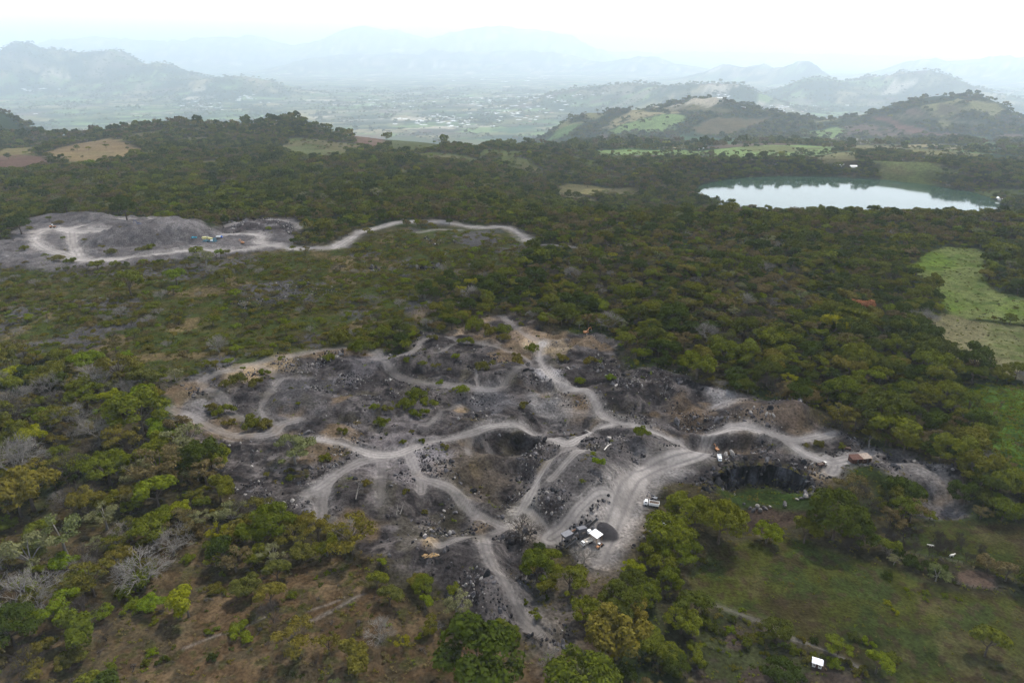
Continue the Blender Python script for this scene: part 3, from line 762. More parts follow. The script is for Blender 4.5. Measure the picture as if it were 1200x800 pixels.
# ------------------------------------------------------------------ terrain sheet, cut into its kinds of ground
def fan(y0, y1, k, s, ks, low=0.0):
    ys = np.array(y0)
    ys = [y0]
    while ys[-1] < y1: ys.append(min(ys[-1] * (1 + (k(ys[-1]) if callable(k) else k)), y1))
    ys = np.array(ys)
    ts = np.linspace(-s, s, int(2 * s / ks) + 1)
    Y, T = np.meshgrid(ys, ts, indexing='ij')
    return T * (Y + 45), Y
def build_ground(X, Y, lower_first=0.0, prefix=''):
    M = cover(X, Y)
    Z = height(X, Y, M)
    if lower_first: Z[0] -= lower_first
    col = landcolor(X, Y, M)
    Pn = np.stack([X, Y, Z], -1)
    du = np.gradient(Pn, axis=1); dv = np.gradient(Pn, axis=0)
    nrm = np.cross(du, dv); nrm /= np.linalg.norm(nrm, axis=-1, keepdims=True) + 1e-12
    r, c = X.shape
    idx = np.arange(r * c).reshape(r, c)
    steep = sst(0.66, 0.48, nrm[..., 2]) * np.maximum(M['q1'] * .35, (line_dist(X, Y, CLIFF, 14) < 7) * 1.0)
    rk = (0.35 + 2.6 * sst(.42, .72, fbm(X, Y * .6 + Z, 3.0, 3, 141)))[..., None] * arr(0.020, 0.020, 0.023)
    col = col + (rk - col) * steep[..., None]
    F = np.stack([idx[:-1, :-1], idx[:-1, 1:], idx[1:, 1:], idx[1:, :-1]], -1).reshape(-1, 4)
    def fm(a): a = a.ravel(); return a[F].mean(1)
    cls = np.zeros(len(F), int)
    q = fm(np.maximum(M['q1'], M['q2'])); cls[q > .5] = 1
    for i, n in enumerate(('green', 'tan', 'past', 'past2', 'plot')):
        cls[fm(M[n]) > .5] = 3 + i
    cls[fm(M['road'] * (M['roadb'] > .3)) > .5] = 2
    names = ['terrain', 'quarry_ground', 'dirt_road', 'green_field', 'dry_field', 'lower_field', 'upper_field', 'ploughed_field']
    mats = [M_TERRAIN, M_ASH, M_ROAD] + [M_FIELD] * 5
    Vf = Pn.reshape(-1, 3); Cf = col.reshape(-1, 3); Nf = nrm.reshape(-1, 3)
    for k, nm in enumerate(names):
        sel = F[cls == k]
        if not len(sel): continue
        used = np.unique(sel); remap = np.zeros(len(Vf), np.int64); remap[used] = np.arange(len(used))
        me = grid_mesh(nm, Vf[used], remap[sel], Cf[used], Nf[used], mats[k])
        o = bpy.data.objects.new(nm, me); C.objects.link(o); o['kind'] = 'structure'
X, Y = fan(118, 800, 0.0023, 0.98, 0.0023)
build_ground(X, Y)
X, Y = fan(797, 155000, lambda y: 0.0055 if y < 9000 else 0.014, 1.15, 0.0055)
build_ground(X, Y, 1.0)

# ------------------------------------------------------------------ the lake
def lake():
    m, nt, out = new_mat("lake_water"); L = nt.links.new
    bs = N(nt, "ShaderNodeBsdfPrincipled"); bs.inputs['Base Color'].default_value = (0.020, 0.046, 0.030, 1)
    bs.inputs['Roughness'].default_value = 0.06; bs.inputs['IOR'].default_value = 1.33
    geo = N(nt, "ShaderNodeNewGeometry"); mp = N(nt, "ShaderNodeMapping"); mp.inputs['Scale'].default_value = (0.05, 0.12, 0.1)
    n = N(nt, "ShaderNodeTexNoise"); n.inputs['Scale'].default_value = 2.0; n.inputs['Detail'].default_value = 6
    bp = N(nt, "ShaderNodeBump"); bp.inputs['Strength'].default_value = 0.25; bp.inputs['Distance'].default_value = 0.12
    L(geo.outputs['Position'], mp.inputs[0]); L(mp.outputs[0], n.inputs['Vector']); L(n.outputs[0], bp.inputs['Height']); L(bp.outputs[0], bs.inputs['Normal']); L(bs.outputs[0], out.inputs[0])
    cx, cy, ax, ay, lz = LAKE
    vs = [(cx, cy, lz)]; fs = []
    for r in (0.5, 1.06):
        for i in range(96):
            a = 2 * math.pi * i / 96; vs.append((cx + ax * r * math.cos(a), cy + ay * r * math.sin(a), lz))
    for i in range(96):
        j = (i + 1) % 96
        fs.append((0, 1 + i, 1 + j)); fs.append((1 + i, 97 + i, 97 + j, 1 + j))
    o = bpy.data.objects.new("lake_water", mesh_from("lake_water", vs, fs, [m])); C.objects.link(o)
    o['kind'] = 'structure'
lake()

# ------------------------------------------------------------------ plant shapes
def leaves(r, centers, radii, count, size, up=0.35, shell=0.75, flat=1.0):
    """small leaf-clump faces spread through a crown made of several lobes"""
    c = np.asarray(centers, float); rad = np.asarray(radii, float)
    w = rad ** 2; w /= w.sum()
    k = r.choice(len(c), count, p=w)
    d = r.normal(size=(count, 3)); d /= np.linalg.norm(d, axis=1, keepdims=True)
    d[:, 2] = np.where(d[:, 2] < -0.25, -d[:, 2] * 0.8, d[:, 2])
    rr = rad[k] * (shell + (1.06 - shell) * r.random(count) ** 0.6)
    p = c[k] + d * rr[:, None] * np.array([1, 1, flat])
    n = d + r.normal(size=(count, 3)) * 0.55 + np.array([0, 0, up]); n /= np.linalg.norm(n, axis=1, keepdims=True)
    t = np.cross(n, r.normal(size=(count, 3))); t /= np.linalg.norm(t, axis=1, keepdims=True) + 1e-9
    b = np.cross(n, t)
    s = size * (0.6 + 0.8 * r.random(count))[:, None]
    A = p - t * s - b * s * .35; B = p + t * s * .2 - b * s * .8; D = p + t * s + b * s * .3; E = p - t * s * .25 + b * s * .75
    V = np.stack([A, B, D, E], 1).reshape(-1, 3)
    F = np.arange(count * 4).reshape(-1, 4)
    return V, F
def branch_tree(r, mb, p, d, L, rad, depth, ends, kids_=3, spread=0.65, n=5):
    p = mathutils.Vector(p); d = mathutils.Vector(d).normalized()
    mid = p + d * L * .5 + mathutils.Vector(r.normal(size=3) * L * .06)
    q = p + d * L + mathutils.Vector(r.normal(size=3) * L * .08)
    mb.tube([p, mid, q], [rad, rad * .8, rad * .6], n if depth > 1 else 3, cap=False)
    if depth == 0: ends.append(tuple(q)); return
    for i in range(kids_):
        nd = d + mathutils.Vector(r.normal(size=3) * spread); nd.z = abs(nd.z) * .75 + .1
        branch_tree(r, mb, q if i else mid.lerp(q, .8), nd, L * (.62 + .2 * r.random()), rad * .58, depth - 1, ends, kids_, spread, n)
def crown_lobes(r, kind):
    """lobe centres and radii for a tree of unit size: about 10 m wide"""
    cs, rs = [], []
    if kind == 'dome':
        for i in range(26):
            a = r.random() * 6.283; q = math.sqrt(r.random()) * 3.8
            z = 5.4 + 2.6 * math.sqrt(max(0, 1 - (q / 4.6) ** 2)) + r.normal() * .35
            if i % 3 == 0: z -= 2.2; q = 3.4 + r.random() * .7
            cs.append((q * math.cos(a), q * math.sin(a), z)); rs.append(1.0 + r.random() * .7)
    elif kind == 'round':
        for i in range(20):
            a = r.random() * 6.283; q = math.sqrt(r.random()) * 3.7
            cs.append((q * math.cos(a), q * math.sin(a), 4.0 + r.random() * 3.2 * (1 - q / 6.5))); rs.append(.9 + r.random() * .8)
    elif kind == 'umbrella':
        for i in range(22):
            a = r.random() * 6.283; q = math.sqrt(r.random()) * 4.5
            cs.append((q * math.cos(a), q * math.sin(a), 6.2 + r.random() * .8 - .06 * q * q + (-1.3 if i % 4 == 0 else 0))); rs.append(.8 + r.random() * .6)
    elif kind == 'airy':
        for i in range(18):
            a = r.random() * 6.283; q = math.sqrt(r.random()) * 4.0
            cs.append((q * math.cos(a), q * math.sin(a), 4.6 + r.random() * 2.6 - .05 * q * q)); rs.append(.7 + r.random() * .8)
    elif kind == 'shrub':
        for i in range(10):
            a = r.random() * 6.283; q = math.sqrt(r.random()) * 3.6
            cs.append((q * math.cos(a), q * math.sin(a), .9 + r.random() * 1.0 * (1 - q / 5))); rs.append(.9 + r.random() * .8)
    return cs, rs
KINDS = {  # leaves, leaf size, shell, flatness, lobes kind
    'dome': (4600, .225, .60, .80), 'round': (3500, .22, .60, .85), 'umbrella': (3000, .20, .5, .42), 'airy': (1900, .18, .30, .62), 'shrub': (1700, .22, .5, .75)}
def make_plant(kind, seed, lod=0):
    """returns (crown V, F), (trunk V, F)"""
    r = np.random.default_rng(seed)
    if kind == 'bare':
        mb = MB(); ends = []
        base = (0, 0, -0.4)
        mb.tube([(0, 0, -.5), (.1, 0, 1.3)], [.32, .24], 6, cap=False)
        tw = MB()
        for i in range(5 if lod == 0 else 4):
            a = i * 1.26 + r.random(); d = (math.cos(a) * .8, math.sin(a) * .8, 1.0)
            branch_tree(r, tw, (.1, 0, 1.2), d, 2.3, .14, 3 if lod == 0 else 1, ends, 4 if lod == 0 else 3, .55, 4)
        V, F = np.array(tw.v), list(tw.f)
        # fine twigs: thin blades round the branch ends
        e = np.array(ends); cnt = 900 if lod == 0 else 60
        k = r.integers(0, len(e), cnt); s = e[k] + r.normal(size=(cnt, 3)) * (.25 if lod == 0 else .9)
        dr = r.normal(size=(cnt, 3)) * .55 + (e[k] - np.array([0, 0, 2.5])) * .18; dr /= np.linalg.norm(dr, axis=1, keepdims=True)
        t = np.cross(dr, r.normal(size=(cnt, 3))); t /= np.linalg.norm(t, axis=1, keepdims=True)
        ln = (.7 + .6 * r.random(cnt))[:, None]; wd = .035 if lod == 0 else .16
        o = len(V)
        V2 = np.stack([s - t * wd, s + t * wd, s + dr * ln], 1).reshape(-1, 3)
        V = np.vstack([V, V2]); F += [tuple(o + 3 * i + j for j in range(3)) for i in range(cnt)]
        return (V, F), (np.array(mb.v), mb.f)
    cs, rs = crown_lobes(r, kind)
    cnt, ls, shell, fl = KINDS[kind]
    if lod == 0:
        cnt2, ls2 = cnt, ls
    elif lod == 1:
        cnt2, ls2 = int(cnt * .14), ls * 2.5
    else:
        cnt2, ls2 = int(cnt * .020) + 18, ls * 5.8; shell = .5
    V, F = leaves(r, cs, rs, cnt2, ls2, .35, shell, fl)
    mb = MB()
    if kind != 'shrub' and lod < 2:
        h = min(c[2] for c in cs)
        mb.tube([(0, 0, -.8), (.06, .04, 1.2), (.15, -.05, h * .72)], [.36, .26, .20], 7 if lod == 0 else 4, cap=False)
        order = r.permutation(len(cs))[:(7 if lod == 0 else 3)]
        for i in order:
            c = cs[i]; mb.tube([(.15, -.05, h * .66), (c[0] * .5, c[1] * .5, h * .66 + (c[2] - h * .66) * .62), (c[0] * .92, c[1] * .92, c[2])], [.15, .10, .04], 4, cap=False)
    elif lod < 2:
        for i in range(4):
            c = cs[i]; mb.tube([(0, 0, -.4), (c[0] * .5, c[1] * .5, .6), (c[0] * .9, c[1] * .9, c[2])], [.10, .07, .03], 3, cap=False)
    return (V, F.tolist()), (np.array(mb.v).reshape(-1, 3), mb.f)
# which crown shape goes with which foliage
SPEC = [('dome', 'dark'), ('dome', 'mid'), ('round', 'mid'), ('round', 'bright'), ('umbrella', 'bright'), ('umbrella', 'mid'), ('round', 'lime'), ('airy', 'olive'), ('airy', 'pale'),
        ('airy', 'dry'), ('round', 'dry'), ('bare', 'grey'), ('bare', 'brown'), ('round', 'olive'), ('round', 'dark'), ('umbrella', 'olive'), ('shrub', 'mid'), ('shrub', 'olive'), ('shrub', 'bright'), ('shrub', 'dry'), ('airy', 'lime'), ('round', 'rust'), ('airy', 'bright')]
SI = {s: i for i, s in enumerate(SPEC)}
NV = 2
geo = {}
def get_geo(kind, var, lod):
    k = (kind, var, lod)
    if k not in geo: geo[k] = make_plant(kind, (len(kind) * 7 + ord(kind[0]) * 13 + ord(kind[1]) + var * 101), lod)
    return geo[k]
def mats_for(kind, fol):
    if kind == 'bare': return (M_BARKG if fol == 'grey' else M_BARKD), (M_BARKG if fol == 'grey' else M_BARKD)
    return LEAF[fol], (M_BARKG if fol in ('pale',) else M_BARK)
def joined_proto(spec, var, lod, name):
    kind, fol = spec
    (cv, cf), (tv, tf) = get_geo(kind, var, lod)
    cm, tm = mats_for(kind, fol)
    V = np.vstack([cv, tv]) if len(tv) else cv
    F = list(cf) + [tuple(i + len(cv) for i in f) for f in tf]
    me = mesh_from(name, V, F, [cm, tm], [0] * len(cf) + [1] * len(tf))
    return bpy.data.objects.new(name, me)
def proto_collection(name, lod):
    col = bpy.data.collections.new(name)
    nv = NV if lod < 2 else 1
    for i, s in enumerate(SPEC):
        for v in range(nv):
            col.objects.link(joined_proto(s, v, lod, "%s_%03d" % (name, i * nv + v)))
    return col, nv
def scatter_group(pname, collection):
    ng = bpy.data.node_groups.new(pname, 'GeometryNodeTree')
    ng.interface.new_socket("Geometry", in_out='INPUT', socket_type='NodeSocketGeometry')
    ng.interface.new_socket("Geometry", in_out='OUTPUT', socket_type='NodeSocketGeometry')
    gi = ng.nodes.new('NodeGroupInput'); go = ng.nodes.new('NodeGroupOutput')
    ci = ng.nodes.new('GeometryNodeCollectionInfo'); ci.inputs['Collection'].default_value = collection
    ci.inputs['Separate Children'].default_value = True; ci.inputs['Reset Children'].default_value = True
    ip = ng.nodes.new('GeometryNodeInstanceOnPoints'); ip.inputs['Pick Instance'].default_value = True
    def na(n, t):
        a = ng.nodes.new('GeometryNodeInputNamedAttribute'); a.data_type = t; a.inputs[0].default_value = n; return a
    ai, ar, as_ = na('idx', 'INT'), na('rot', 'FLOAT_VECTOR'), na('scl', 'FLOAT_VECTOR')
    L = ng.links.new
    L(gi.outputs[0], ip.inputs['Points']); L(ci.outputs[0], ip.inputs['Instance'])
    L(ai.outputs[0], ip.inputs['Instance Index']); L(ar.outputs[0], ip.inputs['Rotation']); L(as_.outputs[0], ip.inputs['Scale'])
    L(ip.outputs[0], go.inputs[0])
    return ng
def scatter(name, pts, idx, rot, scl, collection, label=None, cat=None):
    me = bpy.data.meshes.new(name); n = len(pts)
    me.vertices.add(n); me.vertices.foreach_set('co', np.ascontiguousarray(pts, np.float32).ravel())
    a = me.attributes.new('idx', 'INT', 'POINT'); a.data.foreach_set('value', np.asarray(idx, np.int32))
    a = me.attributes.new('rot', 'FLOAT_VECTOR', 'POINT'); a.data.foreach_set('vector', np.ascontiguousarray(rot, np.float32).ravel())
    a = me.attributes.new('scl', 'FLOAT_VECTOR', 'POINT'); a.data.foreach_set('vector', np.ascontiguousarray(scl, np.float32).ravel())
    me.update()
    o = bpy.data.objects.new(name, me); C.objects.link(o)
    md = o.modifiers.new("scatter", 'NODES'); md.node_group = scatter_group(name, collection)
    tag(o, label, cat, None, 'stuff')
    return o

# ------------------------------------------------------------------ where plants grow
def jitter_grid(y0, y1, s, side):
    ys = np.arange(y0, y1, s)
    xs = np.arange(-side * y1 - 60, side * y1 + 60, s)
    Xg, Yg = np.meshgrid(xs, ys)
    Xg = Xg + rng.uniform(-.48, .48, Xg.shape) * s; Yg = Yg + rng.uniform(-.48, .48, Yg.shape) * s
    m = np.abs(Xg) < side * Yg + 50
    return Xg[m], Yg[m]
MIX = {  # shares of the kinds, by stand
    'forest': {('dome', 'dark'): 13, ('dome', 'mid'): 8, ('round', 'dark'): 14, ('round', 'mid'): 10, ('round', 'dry'): 17, ('airy', 'dry'): 18, ('bare', 'brown'): 12, ('bare', 'grey'): 5, ('round', 'olive'): 8, ('airy', 'olive'): 7, ('round', 'bright'): 4, ('round', 'lime'): .6, ('airy', 'pale'): 4.5},
    'lush': {('dome', 'dark'): 22, ('dome', 'mid'): 18, ('round', 'dark'): 14, ('round', 'mid'): 18, ('umbrella', 'mid'): 6, ('round', 'bright'): 5, ('airy', 'dry'): 6, ('bare', 'brown'): 3, ('round', 'olive'): 5, ('airy', 'pale'): 1, ('round', 'lime'): .8},
    'left': {('dome', 'mid'): 5, ('round', 'mid'): 15, ('round', 'bright'): 7, ('umbrella', 'mid'): 8, ('umbrella', 'bright'): 4, ('airy', 'olive'): 14, ('round', 'olive'): 9, ('bare', 'grey'): 9, ('bare', 'brown'): 6, ('airy', 'dry'): 9, ('airy', 'pale'): 9, ('round', 'lime'): 1.6, ('dome', 'dark'): 5, ('airy', 'lime'): 1.2},
    'scrub': {('shrub', 'mid'): 26, ('shrub', 'olive'): 22, ('shrub', 'bright'): 7, ('shrub', 'dry'): 16, ('round', 'mid'): 9, ('round', 'olive'): 6, ('airy', 'dry'): 5, ('umbrella', 'mid'): 4, ('bare', 'grey'): 4, ('bare', 'brown'): 3, ('round', 'bright'): 2},
    'slope': {('shrub', 'dry'): 12, ('shrub', 'mid'): 10, ('airy', 'olive'): 10, ('bare', 'grey'): 10, ('bare', 'brown'): 6, ('airy', 'pale'): 9, ('shrub', 'olive'): 10, ('shrub', 'bright'): 6, ('round', 'olive'): 4, ('round', 'mid'): 5},
}
MIXI = {k: (np.array([SI[s] for s in v]), np.array(list(v.values())) / sum(v.values())) for k, v in MIX.items()}
def pick_kinds(stand, n): 
    i, p = MIXI[stand]; return rng.choice(i, n, p=p)
LUSH = P((700, 665), (770, 610), (770, 590), (830, 560), (960, 600), (1010, 560), (1000, 480), (900, 440), (900, 400), (1000, 350), (1100, 400), (1130, 460), (1160, 560), (1270, 600), (1270, 620), (1040, 625), (1000, 650), (880, 640), (815, 670), (850, 720), (1050, 800), (1050, 850), (640, 850), (660, 740), (700, 720))
LEFT = P((-90, 420), (60, 420), (200, 440), (190, 470), (240, 540), (300, 600), (400, 650), (440, 680), (200, 700), (110, 760), (110, 850), (-90, 850))
def plants(y0, y1, s, side, zone):
    x, y = jitter_grid(y0, y1, s, side)
    M = cover(x, y)
    n = len(x)
    dens = np.full(n, 0.93)
    dens = lerp(dens, 0.70 * sst(0.36, 0.48, fbm(x, y, 22, 3, 201)) + .28, M['scrub'])
    dens = lerp(dens, 0.20, M['slope']); dens = np.where(M['slope2'] > .5, dens * .92, dens)
    dens = dens * (1 - 0.975 * np.maximum(M['q1'], M['q2']))
    dens = dens * (1 - 0.95 * M['green']) * (1 - 0.985 * M['tan']) * (1 - 0.65 * M['leafy']) * (1 - 0.985 * M['past']) * (1 - 0.93 * M['past2']) * (1 - M['plot']) * (1 - .9 * M['bare']) * (1 - .75 * M['bare2']) * (1 - .62 * M['plots']) * (1 - .85 * M['pit'])
    dc = line_dist(x, y, CLIFF, 16); dens = np.where(dc < 9, 0, dens)
    if zone == 0:
        for sh in (7, 15, 26):   # nothing tall grows right in front of the tracks
            ms = np.nonzero((y > (150 if sh < 10 else 420)))[0]; blk = np.zeros(n, bool)
            blk[ms] = cover(x[ms] * (1 + sh / y[ms]), y[ms] + sh)['road'] > .25
            dens = np.where(blk, dens * (.08 if sh < 20 else .4), dens)
    dens = np.where((M['road'] > .12) | (M['yard'] > .15), 0, dens)
    dens = np.where(M['q1'] > .5, np.where(M['roadb'] > .1, 0, dens + .05 * sst(.55, .65, fbm(x, y, 26, 2, 205))), dens)
    cx, cy, ax, ay, lz = LAKE
    r = np.sqrt(((x - cx) / ax) ** 2 + ((y - cy) / ay) ** 2)
    dens = np.where(r < 1.035, 0, dens)
    for poly, c in FARF:
        m = poly_sd(x, y, poly, 30); dens = np.where(m > -3, dens * .04, dens)
        if zone > 0: dens = np.where((poly_sd(x * (1 + 35 / y), y + 35, poly, 30) > 0), dens * .15, dens)
    if zone > 0:
        dens = dens * (1 - .93 * sst(.595, .625, fbm(x, y, 150, 3, 241)) * sst(950, 1050, y))
        far = sst(1900, 2500, y)
        cid, edge = cells(x, y, 330, 2.1, 0.35, 5)
        field = (cid >= .36) & (edge > .03) & (fbm(x, y, 200, 4, 133) < .53)
        hz = sum(gh(x, y, h) for h in HILLS)
        dens = np.where((y + 600 * (x > .12 * y) > 2650) & field, .05, dens)
        dens = np.where((y > 6500) & (hz < 40), dens * (.06 + .7 * sst(.50, .57, fbm(x, y * .55, 420, 4, 231))), dens)
    keep = rng.random(n) < dens
    x, y = x[keep], y[keep]; M = {k: v[keep] for k, v in M.items()}; n = len(x)
    kind = pick_kinds('forest', n)
    lush = poly_sd(x, y, LUSH, 30) > -5; left = poly_sd(x, y, LEFT, 30) > -5
    def put(mask, st): kind[mask] = pick_kinds(st, int(mask.sum()))
    # stands of one look: greener drifts and greyer drifts through the wood
    greener = fbm(x, y, 90, 3, 211) > np.where(y > 900, .49, .56)
    put(greener, 'lush'); put(lush, 'lush'); put(left, 'left')
    put((M['scrub'] > .5), 'scrub')
    put(((M['slope'] > .4)), 'slope'); put(((M['slope2'] > .6) & (rng.random(n) < .45)), 'slope')
    put((np.maximum(M['q1'], M['q2']) > .3), 'scrub')
    small = (M['green'] > .3) | (M['tan'] > .3) | (M['leafy'] > .3) | (M['past'] > .3) | (M['past2'] > .3) | (M['plots'] > .3) | (M['pit'] > .3)
    kind[small] = rng.choice([SI[('shrub', 'mid')], SI[('shrub', 'bright')], SI[('round', 'mid')], SI[('shrub', 'olive')]], int(small.sum()), p=[.45, .25, .2, .1])
    sc = np.clip(rng.lognormal(.02, .40, n), .42, 2.4)
    sc = sc * (s / 7.0) ** (0.75)
    sc = np.where(left, sc * 1.12, np.where(lush, sc * 1.10, sc * .88))
    thin = (left | lush) & (rng.random(n) < .22)
    sc = np.where(small, sc * .42, sc)
    sc = np.where((M['q1'] > .3), sc * .5, sc)
    sc = np.where(M['scrub'] > .5, sc * .72, sc)
    sc = np.where(M['slope'] > .4, sc * .62, sc)
    x, y, kind, sc = x[~thin], y[~thin], kind[~thin], sc[~thin]
    z = height(x, y)
    return np.stack([x, y, z], 1), kind, sc
print("plants")
near_p, near_k, near_s = plants(120, 430, 6.4, .92, 0)
np_, nk_, ns_ = plants(430, 900, 5.5, .92, 0)
near_p = np.vstack([near_p, np_]); near_k = np.concatenate([near_k, nk_]); near_s = np.concatenate([near_s, ns_ * .92])
mid_p, mid_k, mid_s = plants(900, 2300, 7.4, .98, 1)
far_p, far_k, far_s = plants(2300, 7200, 17.0, .98, 2)
vf_p, vf_k, vf_s = plants(7200, 22000, 60.0, .95, 3)
print("counts", len(near_p), len(mid_p), len(far_p), len(vf_p))

# trees the photograph shows one by one: crown centre, crown width, kind, label
HAND = [
 (217, 704, 50, ('round', 'lime'), "round yellow-green tree casting a shadow on the brown slope"),
 (178, 703, 34, ('round', 'bright'), "bright green tree directly left of the round yellow-green one on the slope"),
 (562, 768, 112, ('dome', 'dark'), "big dark green tree at the middle of the bottom edge"),
 (62, 706, 62, ('umbrella', 'bright'), "wide bright green tree with layered boughs at the lower left"),
 (26, 690, 34, ('round', 'bright'), "small bright green tree just left of the layered one at lower left"),
 (10, 735, 60, ('dome', 'dark'), "dark green tree cut by the left edge near the bottom"),
 (70, 622, 66, ('airy', 'pale'), "pale broad-crowned tree at the left, above the layered bright tree"),
 (200, 630, 46, ('bare', 'grey'), "grey leafless tree with a dark trunk left of the green trees by the slope"),
 (12, 645, 28, ('round', 'bright'), "bright green bushy tree touching the left edge"),
 (140, 652, 34, ('round', 'olive'), "olive brown round tree between two grey leafless trees at left"),
 (296, 622, 44, ('round', 'mid'), "mid green tree at the head of the brown slope below the ash"),
 (320, 612, 50, ('dome', 'mid'), "dark green full tree where the brown slope meets the ash ground"),
 (382, 638, 34, ('round', 'mid'), "green bush-like tree at the lower left rim of the ash ground"),
 (357, 643, 36, ('round', 'olive'), "brownish olive tree beside the green one at the ash rim"),
 (324, 668, 36, ('round', 'olive'), "olive tree lowest of the cluster under the ash rim"),
 (318, 648, 36, ('airy', 'pale'), "pale grey-green tree in the cluster under the ash rim"),
 (456, 697, 36, ('round', 'olive'), "rust-tinged round tree alone at the corner of slope and ash"),
 (445, 738, 36, ('bare', 'grey'), "pale grey leafless tree on the slope below the rust-tinged one"),
 (472, 750, 22, ('airy', 'lime'), "small yellow-green tree right of the pale leafless one"),
 (348, 745, 62, ('airy', 'olive'), "thin olive see-through tree on the brown slope"),
 (410, 772, 54, ('round', 'olive'), "dense olive tree on the slope near the bottom edge"),
 (535, 708, 42, ('airy', 'pale'), "sparse pale tree at the lower edge of the ash"),
 (498, 704, 22, ('round', 'bright'), "little bright tree at the lower edge of the ash"),
 (343, 520, 54, ('umbrella', 'pale'), "pale flat-topped tree standing alone on the ash ground"),
 (160, 478, 70, ('dome', 'mid'), "large domed tree at the left end of the ash ground"),
 (215, 512, 56, ('airy', 'pale'), "grey-green tree with thin top at the left ash rim"),
 (178, 502, 40, ('round', 'bright'), "bright green tree below the large domed one at left"),
 (38, 510, 36, ('round', 'lime'), "yellow-green round tree far left above the scrub"),
 (182, 574, 56, ('round', 'bright'), "vivid light green wide tree at left of the ash"),
 (212, 594, 30, ('round', 'lime'), "golden lime tree just below the vivid light green one"),
 (160, 548, 42, ('airy', 'pale'), "pale green tree just above the vivid light green one"),
 (100, 420, 40, ('round', 'bright'), "bright green tree among the thicket at upper left of the scrub"),
 (728, 700, 56, ('dome', 'dark'), "tall dark green tree below the loading yard"),
 (742, 680, 34, ('dome', 'dark'), "dark green tree behind the tall one below the loading yard"),
 (742, 663, 30, ('umbrella', 'lime'), "yellow-green tree at the lower tip of the loading yard"),
 (668, 672, 50, ('umbrella', 'mid'), "green spreading tree below the white-roofed shed"),
 (612, 625, 40, ('bare', 'brown'), "brown leafless tree where the tracks meet below the ash bank"),
 (685, 645, 34, ('bare', 'grey'), "pale leafless tree just below the white-roofed shed"),
 (645, 652, 30, ('round', 'mid'), "green tree left of the pale leafless one by the shed"),
 (785, 620, 60, ('dome', 'mid'), "broad green tree at the right rim of the loading yard"),
 (810, 594, 58, ('dome', 'mid'), "broad green tree beside the white truck"),
 (845, 612, 60, ('dome', 'mid'), "large green tree left of the brown clearing"),
 (800, 640, 54, ('umbrella', 'mid'), "green layered tree above the lower pasture's left end"),
 (752, 505, 22, ('round', 'mid'), "round bush-like green tree beside the main track crossing"),
 (702, 540, 18, ('round', 'bright'), "bright bush-like tree on the ash bank under the crossing"),
 (818, 425, 44, ('round', 'mid'), "green tree above the dark rubble in the upper quarry"),
 (1085, 408, 48, ('dome', 'dark'), "dark round tree against the dry field at right"),
 (1112, 458, 34, ('dome', 'mid'), "glossy green domed tree at the upper corner of the leafy field"),
 (1012, 353, 30, ('round', 'rust'), "rusty red flowering tree in the right forest"),
 (928, 441, 26, ('airy', 'lime'), "light yellow-green flat tree in the right forest"),
 (1020, 438, 36, ('round', 'bright'), "bright domed tree in the right forest above the quarry end"),
 (1150, 540, 40, ('bare', 'grey'), "leafless grey tree in front of the leafy field"),
 (1010, 625, 40, ('dome', 'dark'), "dark tree at the left end of the upper pasture"),
 (1005, 608, 34, ('round', 'mid'), "green tree above the dark one by the pastures"),
 (1160, 752, 46, ('round', 'mid'), "green tree in the lower right of the lower pasture"),
 (985, 752, 36, ('umbrella', 'bright'), "bright spreading tree beside the small white hut"),
 (1030, 775, 38, ('round', 'bright'), "bright tree right of the hut at the bottom edge"),
 (915, 785, 44, ('dome', 'dark'), "dark low tree at the bottom edge left of the hut"),
 (552, 330, 18, ('round', 'lime'), "yellow-green tree in the wood above the quarry"),
 (540, 338, 16, ('round', 'lime'), "yellow-green tree just lower left of its twin above the quarry"),
 (730, 262, 13, ('round', 'lime'), "yellow-green tree high in the wood near the lake, right one of two"),
 (700, 258, 11, ('round', 'lime'), "yellow-green tree high in the wood near the lake, left one of two"),
 (618, 296, 22, ('dome', 'dark'), "dark tree at the bend of the far track"),
 (200, 252, 24, ('umbrella', 'bright'), "bright flat tree behind the far quarry's heap"),
 (275, 222, 26, ('umbrella', 'bright'), "bright flat tree in the wood behind the far quarry"),
 (240, 300, 26, ('airy', 'pale'), "pale thin tree in front of the far quarry's machines"),
 (150, 330, 34, ('dome', 'mid'), "green tree in front of the far quarry's road"),
 (205, 322, 26, ('round', 'bright'), "bright green tree in front of the far quarry's machines"),
 (262, 322, 22, ('dome', 'mid'), "dark green tree right of the bright one before the far quarry"),
 (20, 262, 26, ('dome', 'dark'), "dark trees' tallest crown at the left end of the far quarry"),
 (83, 243, 22, ('dome', 'dark'), "dark tree behind the far quarry's left heap"),
 (145, 242, 30, ('dome', 'dark'), "dark broad tree behind the far quarry's middle heap"),
 (945, 620, 40, ('round', 'mid'), "green tree at the upper rim of the lower pasture"),
 (900, 622, 36, ('round', 'bright'), "bright tree at the upper rim of the lower pasture"),
 (1125, 575, 36, ('dome', 'dark'), "dark tree at the right end of the dusty clearing"),
 (690, 780, 50, ('airy', 'pale'), "pale round tree near the bottom edge right of the big dark one"),
 (760, 745, 44, ('round', 'mid'), "mid green tree below the tall dark one under the yard"),
 (800, 725, 46, ('airy', 'mid') if False else ('round', 'mid'), "green tree beside the lower pasture's left corner"),
 (822, 772, 26, ('round', 'mid'), "round orchard-like tree on the brown plots near the bottom"),
 (875, 752, 14, ('round', 'mid'), "small round tree on the brown plots, right of three"),
]
